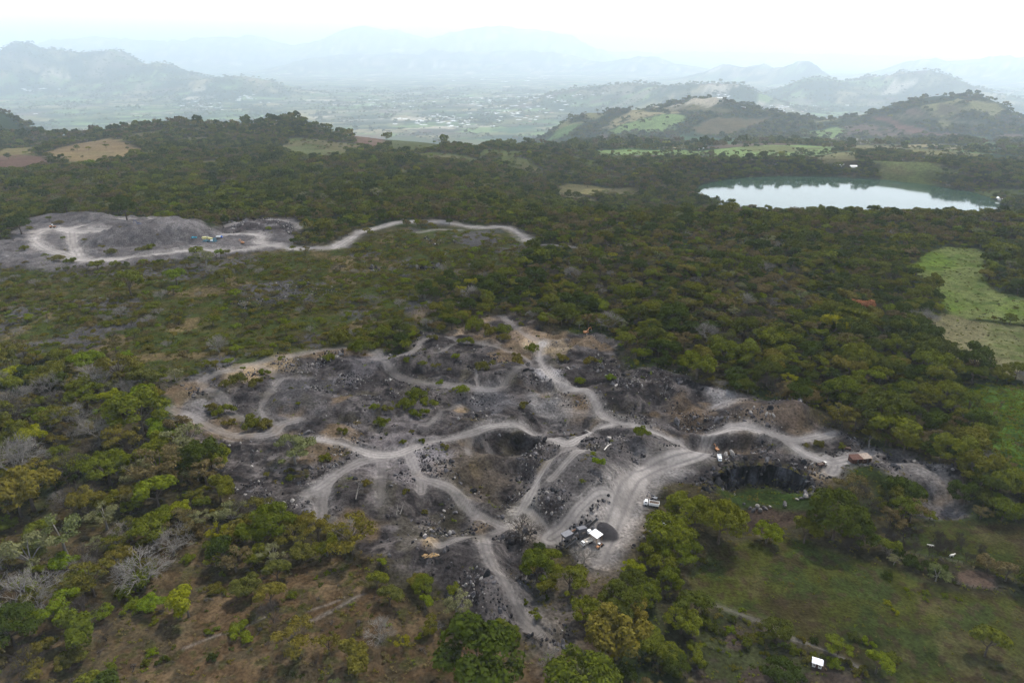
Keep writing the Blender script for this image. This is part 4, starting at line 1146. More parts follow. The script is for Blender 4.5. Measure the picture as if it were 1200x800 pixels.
SHRUBS = [  # bushes on the ash ground: centre, width, foliage
 (487, 462, 30, 'mid'), (505, 470, 28, 'mid'), (475, 475, 26, 'mid'), (492, 482, 26, 'mid'), (448, 495, 22, 'mid'), (455, 478, 18, 'mid'), (438, 478, 14, 'bright'), (400, 506, 17, 'mid'),
 (381, 536, 20, 'mid'), (262, 482, 30, 'mid'), (250, 478, 18, 'olive'), (290, 496, 32, 'mid'), (310, 498, 24, 'olive'), (268, 494, 18, 'olive'), (280, 446, 26, 'olive'), (300, 450, 22, 'olive'), (265, 450, 18, 'olive'), (312, 436, 18, 'mid'),
 (540, 456, 22, 'bright'), (515, 448, 12, 'bright'), (470, 421, 14, 'mid'), (478, 423, 13, 'mid'), (496, 423, 12, 'mid'), (460, 419, 12, 'mid'), (533, 421, 12, 'bright'), (510, 430, 14, 'olive'),
 (624, 409, 20, 'mid'), (610, 424, 24, 'olive'), (565, 430, 22, 'olive'), (575, 425, 16, 'olive'), (679, 447, 16, 'bright'), (692, 426, 20, 'olive'), (715, 442, 16, 'bright'), (604, 418, 14, 'olive'),
 (555, 384, 30, 'mid'), (570, 388, 26, 'olive'), (590, 386, 26, 'mid'), (545, 402, 22, 'mid'), (590, 396, 18, 'olive'), (612, 380, 10, 'mid'), (660, 420, 16, 'olive'),
 (505, 400, 16, 'olive'), (385, 420, 18, 'mid'), (330, 420, 12, 'mid'), (420, 408, 30, 'mid'), (445, 404, 30, 'mid'), (400, 398, 34, 'mid'), (475, 400, 26, 'olive'),
 (472, 518, 10, 'mid'), (493, 514, 12, 'mid'), (482, 506, 8, 'olive'), (520, 524, 14, 'olive'), (340, 560, 14, 'mid'), (338, 552, 12, 'olive'), (430, 566, 14, 'olive'), (476, 577, 12, 'olive'), (498, 600, 10, 'olive'),
 (615, 476, 16, 'olive'), (684, 572, 9, 'mid'), (670, 510, 8, 'olive'), (960, 520, 16, 'olive'), (985, 522, 14, 'mid'), (945, 522, 10, 'olive'), (625, 715, 14, 'mid'), (630, 722, 12, 'bright'), (615, 705, 10, 'mid'),
 (1062, 690, 8, 'bright'), (1066, 696, 8, 'bright'), (1085, 694, 12, 'bright'), (1086, 702, 11, 'bright'), (1107, 698, 10, 'bright'), (1124, 702, 9, 'bright'), (1040, 706, 12, 'lime'), (1048, 716, 12, 'lime'), (1040, 675, 16, 'dark'), (1080, 660, 34, 'dark'), (1100, 668, 30, 'dark'), (1060, 655, 30, 'dark'),
 (383, 671, 10, 'bright'), (370, 676, 8, 'bright'), (392, 668, 7, 'bright'), (258, 695, 16, 'mid'), (285, 686, 20, 'mid'), (262, 672, 12, 'mid'), (250, 770, 16, 'dark'), (190, 775, 18, 'dark'), (172, 776, 14, 'mid'), (490, 745, 12, 'bright'), (66, 303, 20, 'olive'), (82, 306, 16, 'mid'), (28, 292, 12, 'mid'), (165, 292, 18, 'olive'), (130, 296, 16, 'olive'), (178, 290, 16, 'mid'),
]
for q in range(16):
    SHRUBS.append((832 + q * 12.2, 733 + q * 3.6 + 3 * math.sin(q * 2.3), 17 + 5 * math.sin(q * 1.7), ('mid', 'dark', 'bright', 'mid', 'olive')[q % 5]))
for q in range(9):
    SHRUBS.append((826 + q * 16, 716 + q * 4.6 + 2 * math.sin(q * 1.3), 13, ('mid', 'olive', 'dark')[q % 3]))
SHRUBS += [(847, 752, 10, 'mid'), (875, 755, 13, 'mid'), (861, 752, 9, 'mid'), (825, 755, 7, 'bright'), (833, 759, 7, 'pale'), (842, 761, 8, 'bright'), (853, 766, 8, 'bright'), (822, 776, 16, 'dark'), (867, 765, 8, 'mid'), (860, 782, 12, 'mid'), (896, 767, 14, 'mid'), (729, 755, 14, 'bright'), (640, 700, 10, 'dark'), (1000, 745, 18, 'dark'), (1020, 752, 20, 'bright'), (1045, 770, 22, 'mid'), (940, 790, 24, 'dark')]
LOOK = {'dark': 'dark green', 'mid': 'mid green', 'bright': 'bright green', 'lime': 'yellow-green', 'olive': 'olive', 'dry': 'brownish half-bare', 'pale': 'pale grey-green', 'rust': 'rusty red', 'grey': 'grey leafless', 'brown': 'brown leafless'}
SHAPE = {'dome': 'domed', 'round': 'bushy', 'umbrella': 'flat-topped', 'airy': 'thin-crowned', 'bare': '', 'shrub': 'low'}
LAND = [(217, 704, "the round yellow-green tree"), (562, 768, "the big dark bottom tree"), (343, 520, "the pale flat-topped tree"), (62, 706, "the layered bright tree"), (160, 478, "the large domed tree"),
        (182, 574, "the vivid light green tree"), (70, 622, "the pale broad-crowned tree"), (698, 632, "the white-roofed shed"), (765, 590, "the white truck"), (728, 700, "the tall dark yard tree"), (900, 560, "the black cliff"),
        (957, 777, "the small white hut"), (1005, 537, "the rusty shed"), (1143, 680, "the bare brown plot"), (668, 520, "the track crossing"), (245, 280, "the far quarry machines"), (1012, 353, "the rusty red tree"), (1085, 408, "the dark dry-field tree"),
        (456, 697, "the rust-tinged tree"), (505, 648, "the yellow timber pile"), (40, 420, "the left edge thicket"), (1150, 560, "the leafy field"), (900, 690, "the lower pasture"), (620, 420, "the upper track fork"), (300, 400, "the open scrub"), (820, 330, "the right forest's middle"), (100, 540, "the left slope thicket"), (20, 780, "the bottom left corner"), (340, 770, "the thin olive tree"), (780, 770, "the brown plots"), (1180, 780, "the bottom right corner")]
ORD = ['', 'second ', 'third ', 'fourth ', 'fifth ', 'sixth ', 'seventh ', 'eighth ', 'ninth ', 'tenth ', 'eleventh ', 'twelfth ', 'thirteenth ', 'fourteenth ', 'fifteenth ', 'sixteenth ', 'seventeenth ', 'eighteenth ', 'nineteenth ', 'twentieth ', 'twenty-first ', 'twenty-second ', 'twenty-third ', 'twenty-fourth ', 'twenty-fifth ', 'twenty-sixth ', 'twenty-seventh ', 'twenty-eighth ', 'twenty-ninth ', 'thirtieth ', 'thirty-first ', 'thirty-second ', 'thirty-third ', 'thirty-fourth ', 'thirty-fifth ']
class Labeller:
    """says which one by look, nearest landmark, side of it, and rank of nearness to it"""
    def __init__(s, land): s.items = []; s.land = land
    def add(s, objs, u, v, phrase):
        best = min(s.land, key=lambda l: math.hypot(u - l[0], (v - l[1]) * 1.2) + (0 if math.hypot(u - l[0], v - l[1]) > 4 else 50))
        du, dv = u - best[0], v - best[1]
        side = ('right of' if du > 0 else 'left of') if abs(du) > abs(dv) * 1.2 else ('below' if dv > 0 else 'above')
        s.items.append((phrase, side, best[2], math.hypot(du, dv), objs))
    def done(s):
        by = {}
        for it in s.items: by.setdefault(it[:3], []).append(it)
        for (ph, side, lm), its in by.items():
            its.sort(key=lambda i: i[3])
            for k, it in enumerate(its):
                if len(its) == 1: t = "%s %s %s" % (ph, side, lm)
                else: t = "%snearest %s %s %s" % (ORD[min(k, len(ORD) - 1)], ph, side, lm)
                it[4]['label'] = t
LAB = Labeller(LAND)
LABT = Labeller([(510, 137, "the long white warehouse"), (545, 112, "the bright white town block"), (610, 134, "the town's near right end"), (640, 112, "the town's far right end"), (590, 92, "the far plain beyond the town"), (460, 120, "the fields beside the town"),
                 (240, 124, "the left plain village"), (290, 112, "the upper left plain village"), (330, 86, "the far left mountain's foot"), (42, 134, "the long left plain shed"), (30, 106, "the farthest left hall"), (993, 124, "the right hills' white hall"), (930, 126, "the right hills' village")])

tree_parts = {}
def part_mesh(kind, fol, var):
    k = (kind, fol, var)
    if k not in tree_parts:
        (cv, cf), (tv, tf) = get_geo(kind, var, 0); cm, tm = mats_for(kind, fol)
        tree_parts[k] = (mesh_from("crown", cv, cf, [cm]), mesh_from("trunk", tv, tf, [tm]))
    return tree_parts[k]
def place_plant(spec, var, loc, sc, rz, name, cat, group, label=None, zs=1.0):
    kind, fol = spec
    cm, tm = part_mesh(kind, fol, var)
    e = bpy.data.objects.new(name, None); C.objects.link(e); e.empty_display_size = .5
    e.location = loc; e.rotation_euler = (0, 0, rz); e.scale = (sc, sc, sc * zs)
    c = bpy.data.objects.new("branches" if kind == 'bare' else ("foliage" if kind == 'shrub' else "crown"), cm); C.objects.link(c); c.parent = e
    t = bpy.data.objects.new("stems" if kind == 'shrub' else "trunk", tm); C.objects.link(t); t.parent = e
    tag(e, label, cat, group); return e
CH = {'dome': 5.6, 'round': 5.0, 'umbrella': 6.0, 'airy': 5.6, 'bare': 5.0, 'shrub': 1.3}
WID = {'dome': 10.2, 'round': 9.6, 'umbrella': 10.6, 'airy': 9.8, 'bare': 9.0, 'shrub': 9.0}
hand_xy = []
def stand_at(u, v, wpx, kind):
    """ground point and size so that the crown is centred on u, v"""
    x, y = unproj(u, v); d = y * CP + H0 * SP
    for _ in range(4):
        sc = wpx * d / 800.0 / WID[kind]
        z = float(height(np.array([x]), np.array([y]))[0])
        uu, vv, d = (float(q) for q in proj(x, y, z + CH[kind] * sc * .93))
        k = d / 800.0
        x += (u - uu) * k; y += (vv - v) * k / max(math.sin(math.atan2(H0 - z, y)), .1)
    return x, y, float(height(np.array([x]), np.array([y]))[0]), sc
n_tree = 0
for i, (u, v, w, spec, lab) in enumerate(HAND):
    x, y, z, sc = stand_at(u, v, w, spec[0])
    hand_xy.append((x, y, sc * 4.2))
    if spec not in SI and spec[0] != 'bare': pass
    place_plant(spec, i % NV, (x, y, z), sc, rng.random() * 6.28, "bare_tree" if spec[0] == 'bare' else "broadleaf_tree", "tree", "trees around the ash quarry", lab, .8 + .3 * rng.random())
    n_tree += 1
for i, (u, v, w, fol) in enumerate(SHRUBS):
    x, y, z, sc = stand_at(u, v, w, 'shrub')
    hand_xy.append((x, y, sc * 3.0))
    o = place_plant(('shrub', fol), i % NV, (x, y, z), sc, rng.random() * 6.28, "shrub", "shrub", "bushes on the open ground", None, 1.1 + .6 * rng.random())
    LAB.add(o, u, v, ("small " if w < 13 else "wide " if w > 24 else "") + LOOK[fol] + " bush")
hx = np.array(hand_xy)
def clear_of(p, s):
    keep = np.ones(len(p), bool)
    for x, y, r in hx: keep &= np.hypot(p[:, 0] - x, p[:, 1] - y) > r * 0.8 + s * 1.6
    return keep
VIEWS = [at(u, v) + (r,) for u, v, r in [(690, 622, 15), (764, 588, 9), (843, 534, 9), (1005, 536, 12), (965, 547, 7), (990, 527, 7), (957, 777, 9), (780, 611, 6), (245, 279, 26), (163, 263, 16), (62, 266, 14), (230, 280, 12), (285, 284, 12), (686, 392, 9), (712, 628, 8), (1112, 656, 9), (1090, 643, 7), (1145, 690, 6), (875, 570, 14), (905, 572, 15), (935, 578, 13), (885, 590, 10), (1010, 545, 10), (850, 572, 15), (832, 562, 13), (775, 585, 10)]]
k = clear_of(near_p, near_s)
for x, y, r in VIEWS: k &= ~((np.abs(near_p[:, 0] - x) < r) & (near_p[:, 1] - y < r * .8) & (near_p[:, 1] - y > -r * 2.2))
near_p, near_k, near_s = near_p[k], near_k[k], near_s[k]
rotz = rng.random(len(near_p)) * 6.283
uu, vv, dd = proj(near_p[:, 0], near_p[:, 1], near_p[:, 2] + 4 * near_s)
seen = (uu > 4) & (uu < 1196) & (vv > 4) & (vv < 796)
app = np.where(seen, near_s / dd, 0)
is_shrub = np.array([SPEC[i][0] == 'shrub' for i in near_k])
order_t = np.argsort(-np.where(is_shrub, 0, app))[:max(0, 298 - n_tree)]
order_s = np.argsort(-np.where(is_shrub, app, 0))[:190]
for order, nm, cat in ((order_t, None, "tree"), (order_s, "shrub", "shrub")):
    for i in order:
        spec = SPEC[near_k[i]]; sc = float(near_s[i])
        o = place_plant(spec, int(i) % NV, near_p[i].tolist(), sc, float(rotz[i]), nm or ("bare_tree" if spec[0] == 'bare' else "broadleaf_tree"), cat,
                        "trees around the ash quarry" if nm is None else "bushes on the open ground", None, .85 + .3 * ((i * 37) % 10) / 10)
        size = "small " if sc < .95 else ("large " if sc > 1.35 else "")
        LAB.add(o, float(uu[i]), float(vv[i]), (size + LOOK[spec[1]] + " " + SHAPE[spec[0]]).strip() + (" tree" if cat == "tree" else " bush"))
rest = np.ones(len(near_p), bool); rest[order_t] = False; rest[order_s] = False
def attrs(k, s, nv, rz=None):
    n = len(k); v = rng.integers(0, nv, n)
    rot = np.zeros((n, 3)); rot[:, 2] = rng.random(n) * 6.283 if rz is None else rz
    scl = np.stack([s * (.9 + .25 * rng.random(n)), s * (.9 + .25 * rng.random(n)), s * (.75 + .4 * rng.random(n))], 1)
    return k * nv + v, rot, scl
col0, nv0 = proto_collection("near_plant", 0)
col1, nv1 = proto_collection("middle_plant", 1)
col2, nv2 = proto_collection("distant_plant", 2)
dmid = 560
a = rest & (near_p[:, 1] < dmid); b = rest & (near_p[:, 1] >= dmid)
if a.any(): scatter("forest", near_p[a], *attrs(near_k[a], near_s[a], nv0), col0, "remaining trees and bushes of the wood around the quarry", "forest")
P2 = np.vstack([near_p[b], mid_p]); K2 = np.concatenate([near_k[b], mid_k]); S2 = np.concatenate([near_s[b], mid_s])
scatter("forest", P2, *attrs(K2, S2, nv1), col1, "wood stretching from the quarry to the lake and the ridge", "forest")
P3 = np.vstack([far_p, vf_p]); K3 = np.concatenate([far_k, vf_k]); S3 = np.concatenate([far_s, vf_s * .8])
sh = np.array([SPEC[i][0] == 'shrub' for i in K3]); K3[sh] = SI[('round', 'mid')]
scatter("forest", P3, *attrs(K3, S3, nv2), col2, "far woods and tree rows of the hills and valley", "forest")

# low undergrowth: grass tufts, dead brush and small weeds that nobody could count
def under():
    col = bpy.data.collections.new("undergrowth_plant")
    r = np.random.default_rng(77)
    mats = [LEAF['mid'], LEAF['olive'], LEAF['dry'], LEAF['bright'], LEAF['dark'], M_BARKD]
    for i, m in enumerate(mats):
        cs = [(r.normal() * .5, r.normal() * .5, .25) for _ in range(4)]
        V, F = leaves(r, cs, [.45, .35, .5, .4], 46, .16, .5, .3, .8)
        col.objects.link(bpy.data.objects.new("undergrowth_plant_%03d" % i, mesh_from("tuft", V, F.tolist(), [m])))
    x, y = jitter_grid(125, 620, 2.7, .86)
    M = cover(x, y); n = len(x)
    d = np.full(n, .55)
    d = np.where(np.maximum(M['q1'], M['q2']) > .5, .14 * sst(.52, .6, fbm(x, y, 14, 3, 301)) * (M['roadb'] < .08), d)
    d = np.where(np.maximum(M['slope'], M['slope2']) > .5, .42, d)
    d = np.where(np.maximum(M['past'], M['past2']) > .5, .34, d)
    d = np.where((M['green'] > .5) | (M['tan'] > .5), .22, d); d = np.where(M['leafy'] > .5, .95, d)
    d = np.where((M['road'] > .1) | (M['yard'] > .2) | (M['plot'] > .3), 0, d)
    d = np.where(M['bare'] > .5, .12, d)
    k = rng.random(n) < d
    x, y = x[k], y[k]; M = {a: b[k] for a, b in M.items()}; n = len(x)
    idx = rng.choice(6, n, p=[.28, .22, .2, .08, .12, .10])
    sl = (np.maximum(M['slope'], M['slope2']) > .5); idx[sl] = rng.choice(6, int(sl.sum()), p=[.12, .2, .40, .04, .12, .12])
    lf = M['leafy'] > .5; idx[lf] = rng.choice(6, int(lf.sum()), p=[.3, .1, .05, .55, 0, 0])
    pa = np.maximum(M['past'], M['past2']) > .5; idx[pa] = rng.choice(6, int(pa.sum()), p=[.4, .3, .25, .05, 0, 0])
    z = height(x, y, M)
    s = rng.uniform(.5, 1.5, n); s = np.where(M['leafy'] > .5, s * 1.7, s); s = np.where(pa, s * .6, s)
    rot = np.zeros((n, 3)); rot[:, 2] = rng.random(n) * 6.28
    scatter("undergrowth", np.stack([x, y, z], 1), idx, rot, np.stack([s, s, s * .9], 1), col, "tufts of dry grass and weeds between the trees and on the slopes", "undergrowth")
    print("tufts", n)
under()

# ------------------------------------------------------------------ rocks
def rock_mesh(seed, mat, sub=1):
    import bmesh
    r = np.random.default_rng(seed); bm = bmesh.new(); bmesh.ops.create_icosphere(bm, subdivisions=sub + 1, radius=.5)
    ax = r.uniform(.6, 1.2, 3); pl = r.normal(size=(7, 3)); pl /= np.linalg.norm(pl, axis=1, keepdims=True); pd = r.uniform(.26, .42, 7)
    for v in bm.verts:
        p = np.array(v.co)
        for n, d in zip(pl, pd):
            t = p @ n
            if t > d: p = p - n * (t - d)
        p = p * ax * np.array([1.25, 1.0, .85]) + r.normal(size=3) * .012
        v.co = p
    me = bpy.data.meshes.new("boulder"); bm.to_mesh(me); bm.free(); me.materials.append(mat); return me
M_ROCK = plain("lava_rock", (0.030, 0.027, 0.028), .9, 0, .45, 3)
M_ROCKG = plain("grey_rock", (0.092, 0.086, 0.088), .9, 0, .4, 3)
M_ROCKL = plain("light_rock", (0.24, 0.22, 0.20), .85, 0, .35, 3)
M_ROCKB = plain("black_rock", (0.020, 0.020, 0.022), .85, 0, .5, 2)
rocks = [rock_mesh(i, [M_ROCK, M_ROCKG, M_ROCK, M_ROCKL, M_ROCKG, M_ROCKB][i % 6]) for i in range(12)]
RN = ['dark', 'grey', 'dark', 'light', 'grey', 'black']
def put_rocks():
    col = bpy.data.collections.new("rubble_stone")
    for i, m in enumerate(rocks): col.objects.link(bpy.data.objects.new("rubble_stone_%03d" % i, m))
    x, y = jitter_grid(150, 820, 1.35, .80)
    M = cover(x, y); n = len(x)
    clump = fbm(x, y, 15, 3, 401); c2 = fbm(x, y, 55, 2, 405)
    q = np.maximum(M['q1'], M['q2'] * M['rocky'])
    d = q * (sst(.50, .60, clump) * sst(.34, .48, c2) * .85 + .05)
    for poly, k in ((LAVA1, .6), (LAVA2, .5), (LAVA3, .5), (LAVA4, .5), (LAVA5, .6), (LAVA6, .5)):
        d = np.where(poly_sd(x, y, poly, 12) + (clump - .5) * 20 > 0, k * sst(.35, .55, clump), d)
    d = np.where((M['road'] > .1) | (M['yard'] > .3), 0, d)
    dc = line_dist(x, y, CLIFF, 12); 
    d = np.where((dc < 5), .5, d)
    k = rng.random(n) < d
    x, y, dc = x[k], y[k], dc[k]; M = {a: b[k] for a, b in M.items()}; n = len(x)
    z = height(x, y, M)
    s = np.clip(rng.lognormal(-.22, .46, n), .4, 3.6)
    s = np.where(y > 520, s * 1.5, s)
    idx = rng.integers(0, 12, n)
    light = idx % 6 == 3; idx = np.where(light & (rng.random(n) < .15), idx + 2, idx)
    idx = np.where((idx % 6 == 5), idx, idx)
    near_cl = dc < 5; idx[near_cl] = rng.choice([5, 11, 0, 1], int(near_cl.sum()), p=[.3, .2, .3, .2]); s[near_cl] *= 1.5
    rot = rng.random((n, 3)) * 6.28
    # the pale boulders at the foot of the cliff
    U, V, D = proj(x, y, z); ap = np.where((U > 3) & (U < 1197) & (V > 3) & (V < 797), s / D, 0)
    top = np.argsort(-ap)[:250]
    for i in top:
        o = bpy.data.objects.new("boulder", rocks[idx[i]]); C.objects.link(o); o.location = (x[i], y[i], z[i] + .12 * s[i])
        o.rotation_euler = rot[i].tolist(); o.scale = (s[i] * 1.1, s[i] * 1.1, s[i])
        tag(o, None, "rock", "boulders strewn over the ash quarry")
        LAB.add(o, float(U[i]), float(V[i]), ("big " if s[i] > 2.2 else "") + RN[idx[i] % 6] + " boulder")
    m = np.ones(n, bool); m[top] = False
    scatter("rubble", np.stack([x, y, z + .1 * s], 1)[m], idx[m], rot[m], np.stack([s, s, s * .9], 1)[m], col, "lava rubble strewn in patches over the ash quarry", "rubble")
    print("rocks", n)
LAVA1 = P((320, 333), (345, 328), (385, 332), (400, 340), (380, 346), (350, 340), (322, 340))
LAVA2 = P((500, 275), (530, 272), (535, 285), (500, 288))
LAVA3 = P((435, 312), (450, 305), (456, 308), (440, 316))
LAVA4 = P((480, 305), (540, 305), (560, 312), (500, 318), (480, 312))
LAVA5 = P((278, 354), (320, 352), (345, 348), (352, 352), (320, 360), (285, 360))
LAVA6 = P((700, 420), (740, 432), (840, 440), (850, 455), (800, 462), (760, 455), (720, 442))
put_rocks()
def pale_boulders():
    for i, (u, v, w) in enumerate([(881, 561, 8), (877, 566, 6), (885, 566, 7), (890, 563, 6), (873, 563, 5), (896, 561, 5), (912, 561, 6), (913, 564, 4), (938, 567, 9), (935, 571, 6), (942, 575, 9), (945, 578, 5), (927, 565, 4), (948, 579, 4), (866, 558, 4), (845, 565, 5), (804, 562, 4), (858, 551, 3)]):
        x, y = at(u, v); z = float(height(np.array([x]), np.array([y]))[0]); 
        y -= (0 - z) * 1.2 if z < -2 else 0; z = float(height(np.array([x]), np.array([y]))[0])
        s = w / ppmf(y) * 1.0
        o = bpy.data.objects.new("boulder", rocks[[3, 4, 9, 10, 1][i % 5]]); C.objects.link(o)
        o.location = (x, y, z + .25 * s); o.scale = (s, s, s * .9); o.rotation_euler = (i, i * 2.1, i * .7)
        tag(o, None, "rock", "boulders under the black cliff"); LAB.add(o, u, v, ("large " if w > 6 else "small ") + "fallen boulder at the cliff foot")
pale_boulders()
def plant_rubble():
    for i in range(46):
        f = (i + .5) / 46; u = 650 + 62 * f + 3.5 * rng.normal(); v = 644 - 42 * f + 3.0 * rng.normal()
        x, y = at(u, v); z = float(height(np.array([x]), np.array([y]))[0]); s = rng.uniform(.7, 1.9)
        m = [0, 5, 1, 6, 3, 11, 0, 5][i % 8]
        o = bpy.data.objects.new("boulder", rocks[m]); C.objects.link(o); o.location = (x, y, z + .2 * s); o.scale = (s, s, s * .9); o.rotation_euler = (i, i * 1.7, i * .9)
        tag(o, None, "rock", "blocks heaped along the crushing line"); LAB.add(o, u, v, ("large " if s > 1.4 else "small ") + RN[m % 6] + " block by the crushing line")
plant_rubble()

# ------------------------------------------------------------------ vehicles, sheds and machines
M_WHITE = plain("white_paint", (.75, .75, .74), .35, 0, .06); M_CREAM = plain("cream_sheet", (.62, .57, .50), .6, 0, .15)
M_TIRE = plain("tyre_rubber", (.015, .015, .015), .85); M_GLASS = plain("window_glass", (.02, .025, .03), .08)
M_YEL = plain("yellow_paint", (.62, .36, .03), .45); M_ORG = plain("orange_paint", (.36, .16, .06), .5); M_BLUE = plain("blue_paint", (.02, .12, .50), .45)
M_TEAL = plain("teal_paint", (.03, .26, .36), .5); M_STEEL = plain("steel", (.10, .10, .11), .5, .5); M_RUST = plain("rusty_sheet", (.085, .045, .035), .85, 0, .4)
M_LOAD = plain("gravel_load", (.13, .10, .08), .95, 0, .4, 4); M_DKBLUE = plain("navy_paint", (.015, .03, .09), .5); M_WOOD = plain("weathered_timber", (.30, .20, .10), .9, 0, .4); M_YLEAF = plain("pale_yellow_paint", (.38, .36, .14), .6)
M_WALL = plain("whitewashed_wall", (.62, .60, .55), .9, 0, .12); M_SHEET = plain("zinc_roof", (.82, .82, .84), .45, 0, .05); M_TANS = plain("tan_sheet", (.22, .17, .135), .8, 0, .35); M_TAN = plain("tan_hide", (.66, .62, .55), .9)
def ground_z(x, y): return float(height(np.array([x]), np.array([y]))[0])
def root_at(name, u, v, rz, label, cat, sc=1.0, group=None):
    x, y = at(u, v)
    for _ in range(3):
        z = ground_z(x, y); U, V, D = proj(x, y, z); k = float(D) / 800
        x += (u - float(U)) * k; y += (float(V) - v) * k / max(math.sin(math.atan2(H0 - z, y)), .12)
    z = max(ground_z(x + a, y + b) for a in (-1.5, 0, 1.5) for b in (-1.5, 0, 1.5)) - .25
    e = empty(name, (x, y, z), rz, sc); tag(e, label, cat, group); return e
def truck(u, v, rz, label, cabm, bedm, load=True, sc=1.0):
    t = root_at("dump_truck", u, v, rz, label, "truck", sc)
    MB().box(0, 0, .75, 6.6, .9, .28).box(-1.4, 0, .95, 3.6, 1.9, .1).build("chassis", M_STEEL, t)
    cab = MB().box(2.35, 0, 1.25, 1.7, 2.2, .9, bev=.1).box(2.2, 0, 2.1, 1.35, 2.1, .9, bev=.14, taper=.92).build("cab", cabm, t)
    MB().box(2.83, 0, 2.12, .14, 1.7, .55, ry=-.12).build("windscreen", M_GLASS, cab)
    for s in (-1, 1):
        MB().box(2.25, s * 1.0, 2.12, .8, .1, .5).build("side_window", M_GLASS, cab)
        MB().box(3.21, s * .8, 1.1, .06, .3, .2).build("headlight", M_WHITE, cab)
    MB().box(3.2, 0, .75, .2, 2.2, .25, bev=.05).build("bumper", M_STEEL, t)
    b = MB(); b.box(-1.2, 0, 1.1, 4.2, 2.2, .12); b.box(-1.2, 1.1, 1.65, 4.2, .1, 1.1); b.box(-1.2, -1.1, 1.65, 4.2, .1, 1.1); b.box(.9, 0, 1.8, .1, 2.3, 1.4); b.box(-3.3, 0, 1.6, .1, 2.2, 1.0)
    for i in range(5): b.box(-3 + i * .9, 1.19, 1.65, .1, .08, 1.1); b.box(-3 + i * .9, -1.19, 1.65, .1, .08, 1.1)
    bed = b.build("dump_body", bedm, t)
    if load:
        m = MB(); m.add([(-3.2, -1, 1.9), (.8, -1, 1.9), (.8, 1, 1.9), (-3.2, 1, 1.9), (-2.2, -.2, 2.5), (-.2, .1, 2.6)], [(0, 1, 5, 4), (1, 2, 5), (2, 3, 4, 5), (3, 0, 4)]); m.build("gravel_load", M_LOAD, bed)
    for x in (2.2, -1.4, -2.7):
        for s in (-1, 1): MB().wheel(x, s * 1.0, .5, .5, .36).build("wheel", M_TIRE, t)
    return t
def excavator(u, v, rz, label, m, sc=1.0, raise_=1.0):
    t = root_at("excavator", u, v, rz, label, "excavator", sc)
    for s in (-1, 1):
        k = MB().prism([(-2, .15), (-1.6, 0), (1.6, 0), (2, .15), (2.2, .5), (1.8, .9), (-1.8, .9), (-2.2, .5)], s * 1.1 - .3, s * 1.1 + .3).build("track", M_TIRE, t)
        for i in range(5): MB().wheel(-1.4 + i * .7, s * 1.1, .35, .22, .64, 8).build("roller", M_STEEL, k)
    MB().box(0, 0, 1.0, 1.6, 1.6, .3).build("slew_ring", M_STEEL, t)
    b = MB().box(-.5, 0, 1.7, 3.4, 2.4, 1.1, bev=.15).box(-1.8, 0, 1.75, 1.0, 2.5, 1.2, bev=.2).build("engine_house", m, t)
    MB().tube([(-1.3, .6, 2.2), (-1.3, .6, 2.8)], .07).build("exhaust_pipe", M_STEEL, b)
    c = MB().box(.8, -.75, 2.15, 1.4, .9, 1.7, bev=.12, taper=.9).build("cab", m, t)
    MB().box(.8, -.75, 2.3, 1.44, .94, .8, taper=.95).build("cab_window", M_GLASS, c)
    MB().tube([(1.0, .2, 1.7), (2.4, .2, 4.2 * raise_), (4.2, .2, 4.6 * raise_)], [.26, .3, .2], 4).build("boom", m, t)
    MB().tube([(1.3, .2, 1.5), (2.5, .2, 3.3 * raise_)], .09).build("hydraulic_ram", M_STEEL, t)
    MB().tube([(4.2, .2, 4.7 * raise_), (4.9, .2, 1.9)], [.2, .15], 4).build("stick", m, t)
    MB().prism([(4.5, 1.9), (5.2, 2.0), (5.3, 1.2), (4.8, .8), (4.3, 1.1)], -.35, .75).build("bucket", M_STEEL, t)
    return t
def loader(u, v, rz, label, m, sc=1.0):
    t = root_at("wheel_loader", u, v, rz, label, "loader", sc)
    b = MB().box(-1.3, 0, 1.6, 2.6, 1.9, 1.1, bev=.15).box(1, 0, 1.3, 1.8, 1.1, .8, bev=.1).build("body", m, t)
    c = MB().box(.0, 0, 2.5, 1.4, 1.5, 1.5, bev=.12, taper=.9).build("cab", M_WHITE, t); MB().box(0, 0, 2.5, 1.44, 1.54, .8, taper=.95).build("cab_window", M_GLASS, c)
    for s in (-1, 1):
        MB().tube([(1.0, s * .5, 1.7), (2.6, s * .5, 1.3), (3.2, s * .5, .7)], .13, 4).build("lift_arm", m, t)
        for x in (-1.5, 1.4): MB().wheel(x, s * 1.1, .75, .75, .5).build("wheel", M_TIRE, t)
    MB().prism([(3.1, .15), (4.2, .1), (3.5, .3), (3.3, 1.2), (3.1, 1.1)], -1.4, 1.4).build("bucket", M_STEEL, t)
    return t
truck(763, 592, 2.85, "white dump truck loaded with earth parked at the edge of the loading yard", M_WHITE, M_WHITE, True, .95)
excavator(766, 585, 2.5, "dark excavator with a pale cab roof behind the white dump truck", M_STEEL, .6)
truck(843, 538, 4.55, "small white truck parked on the bench above the black cliff", M_WHITE, M_WHITE, False, .72)
excavator(843, 531, 1.9, "small orange excavator beside the small white truck above the cliff", M_ORG, .55)
truck(963, 547, .4, "brown tipper with a white top at the low edge of the road end", M_CREAM, M_RUST, True, .7)
truck(991, 526, 2.9, "rusty red trailer parked against the bushes above the road end", M_RUST, M_RUST, True, .62)
excavator(687, 391, .5, "small orange and black excavator working at the wood's edge above the quarry", M_ORG, .85)
loader(62, 267, .3, "orange wheel loader on the pale road of the far quarry", M_ORG, 1.1)
excavator(163, 265, 2.8, "navy blue excavator on top of the far quarry's heap", M_DKBLUE, 1.3)
truck(258, 279, .0, "blue dump truck with a white box in the far quarry", M_BLUE, M_WHITE, False, .9)
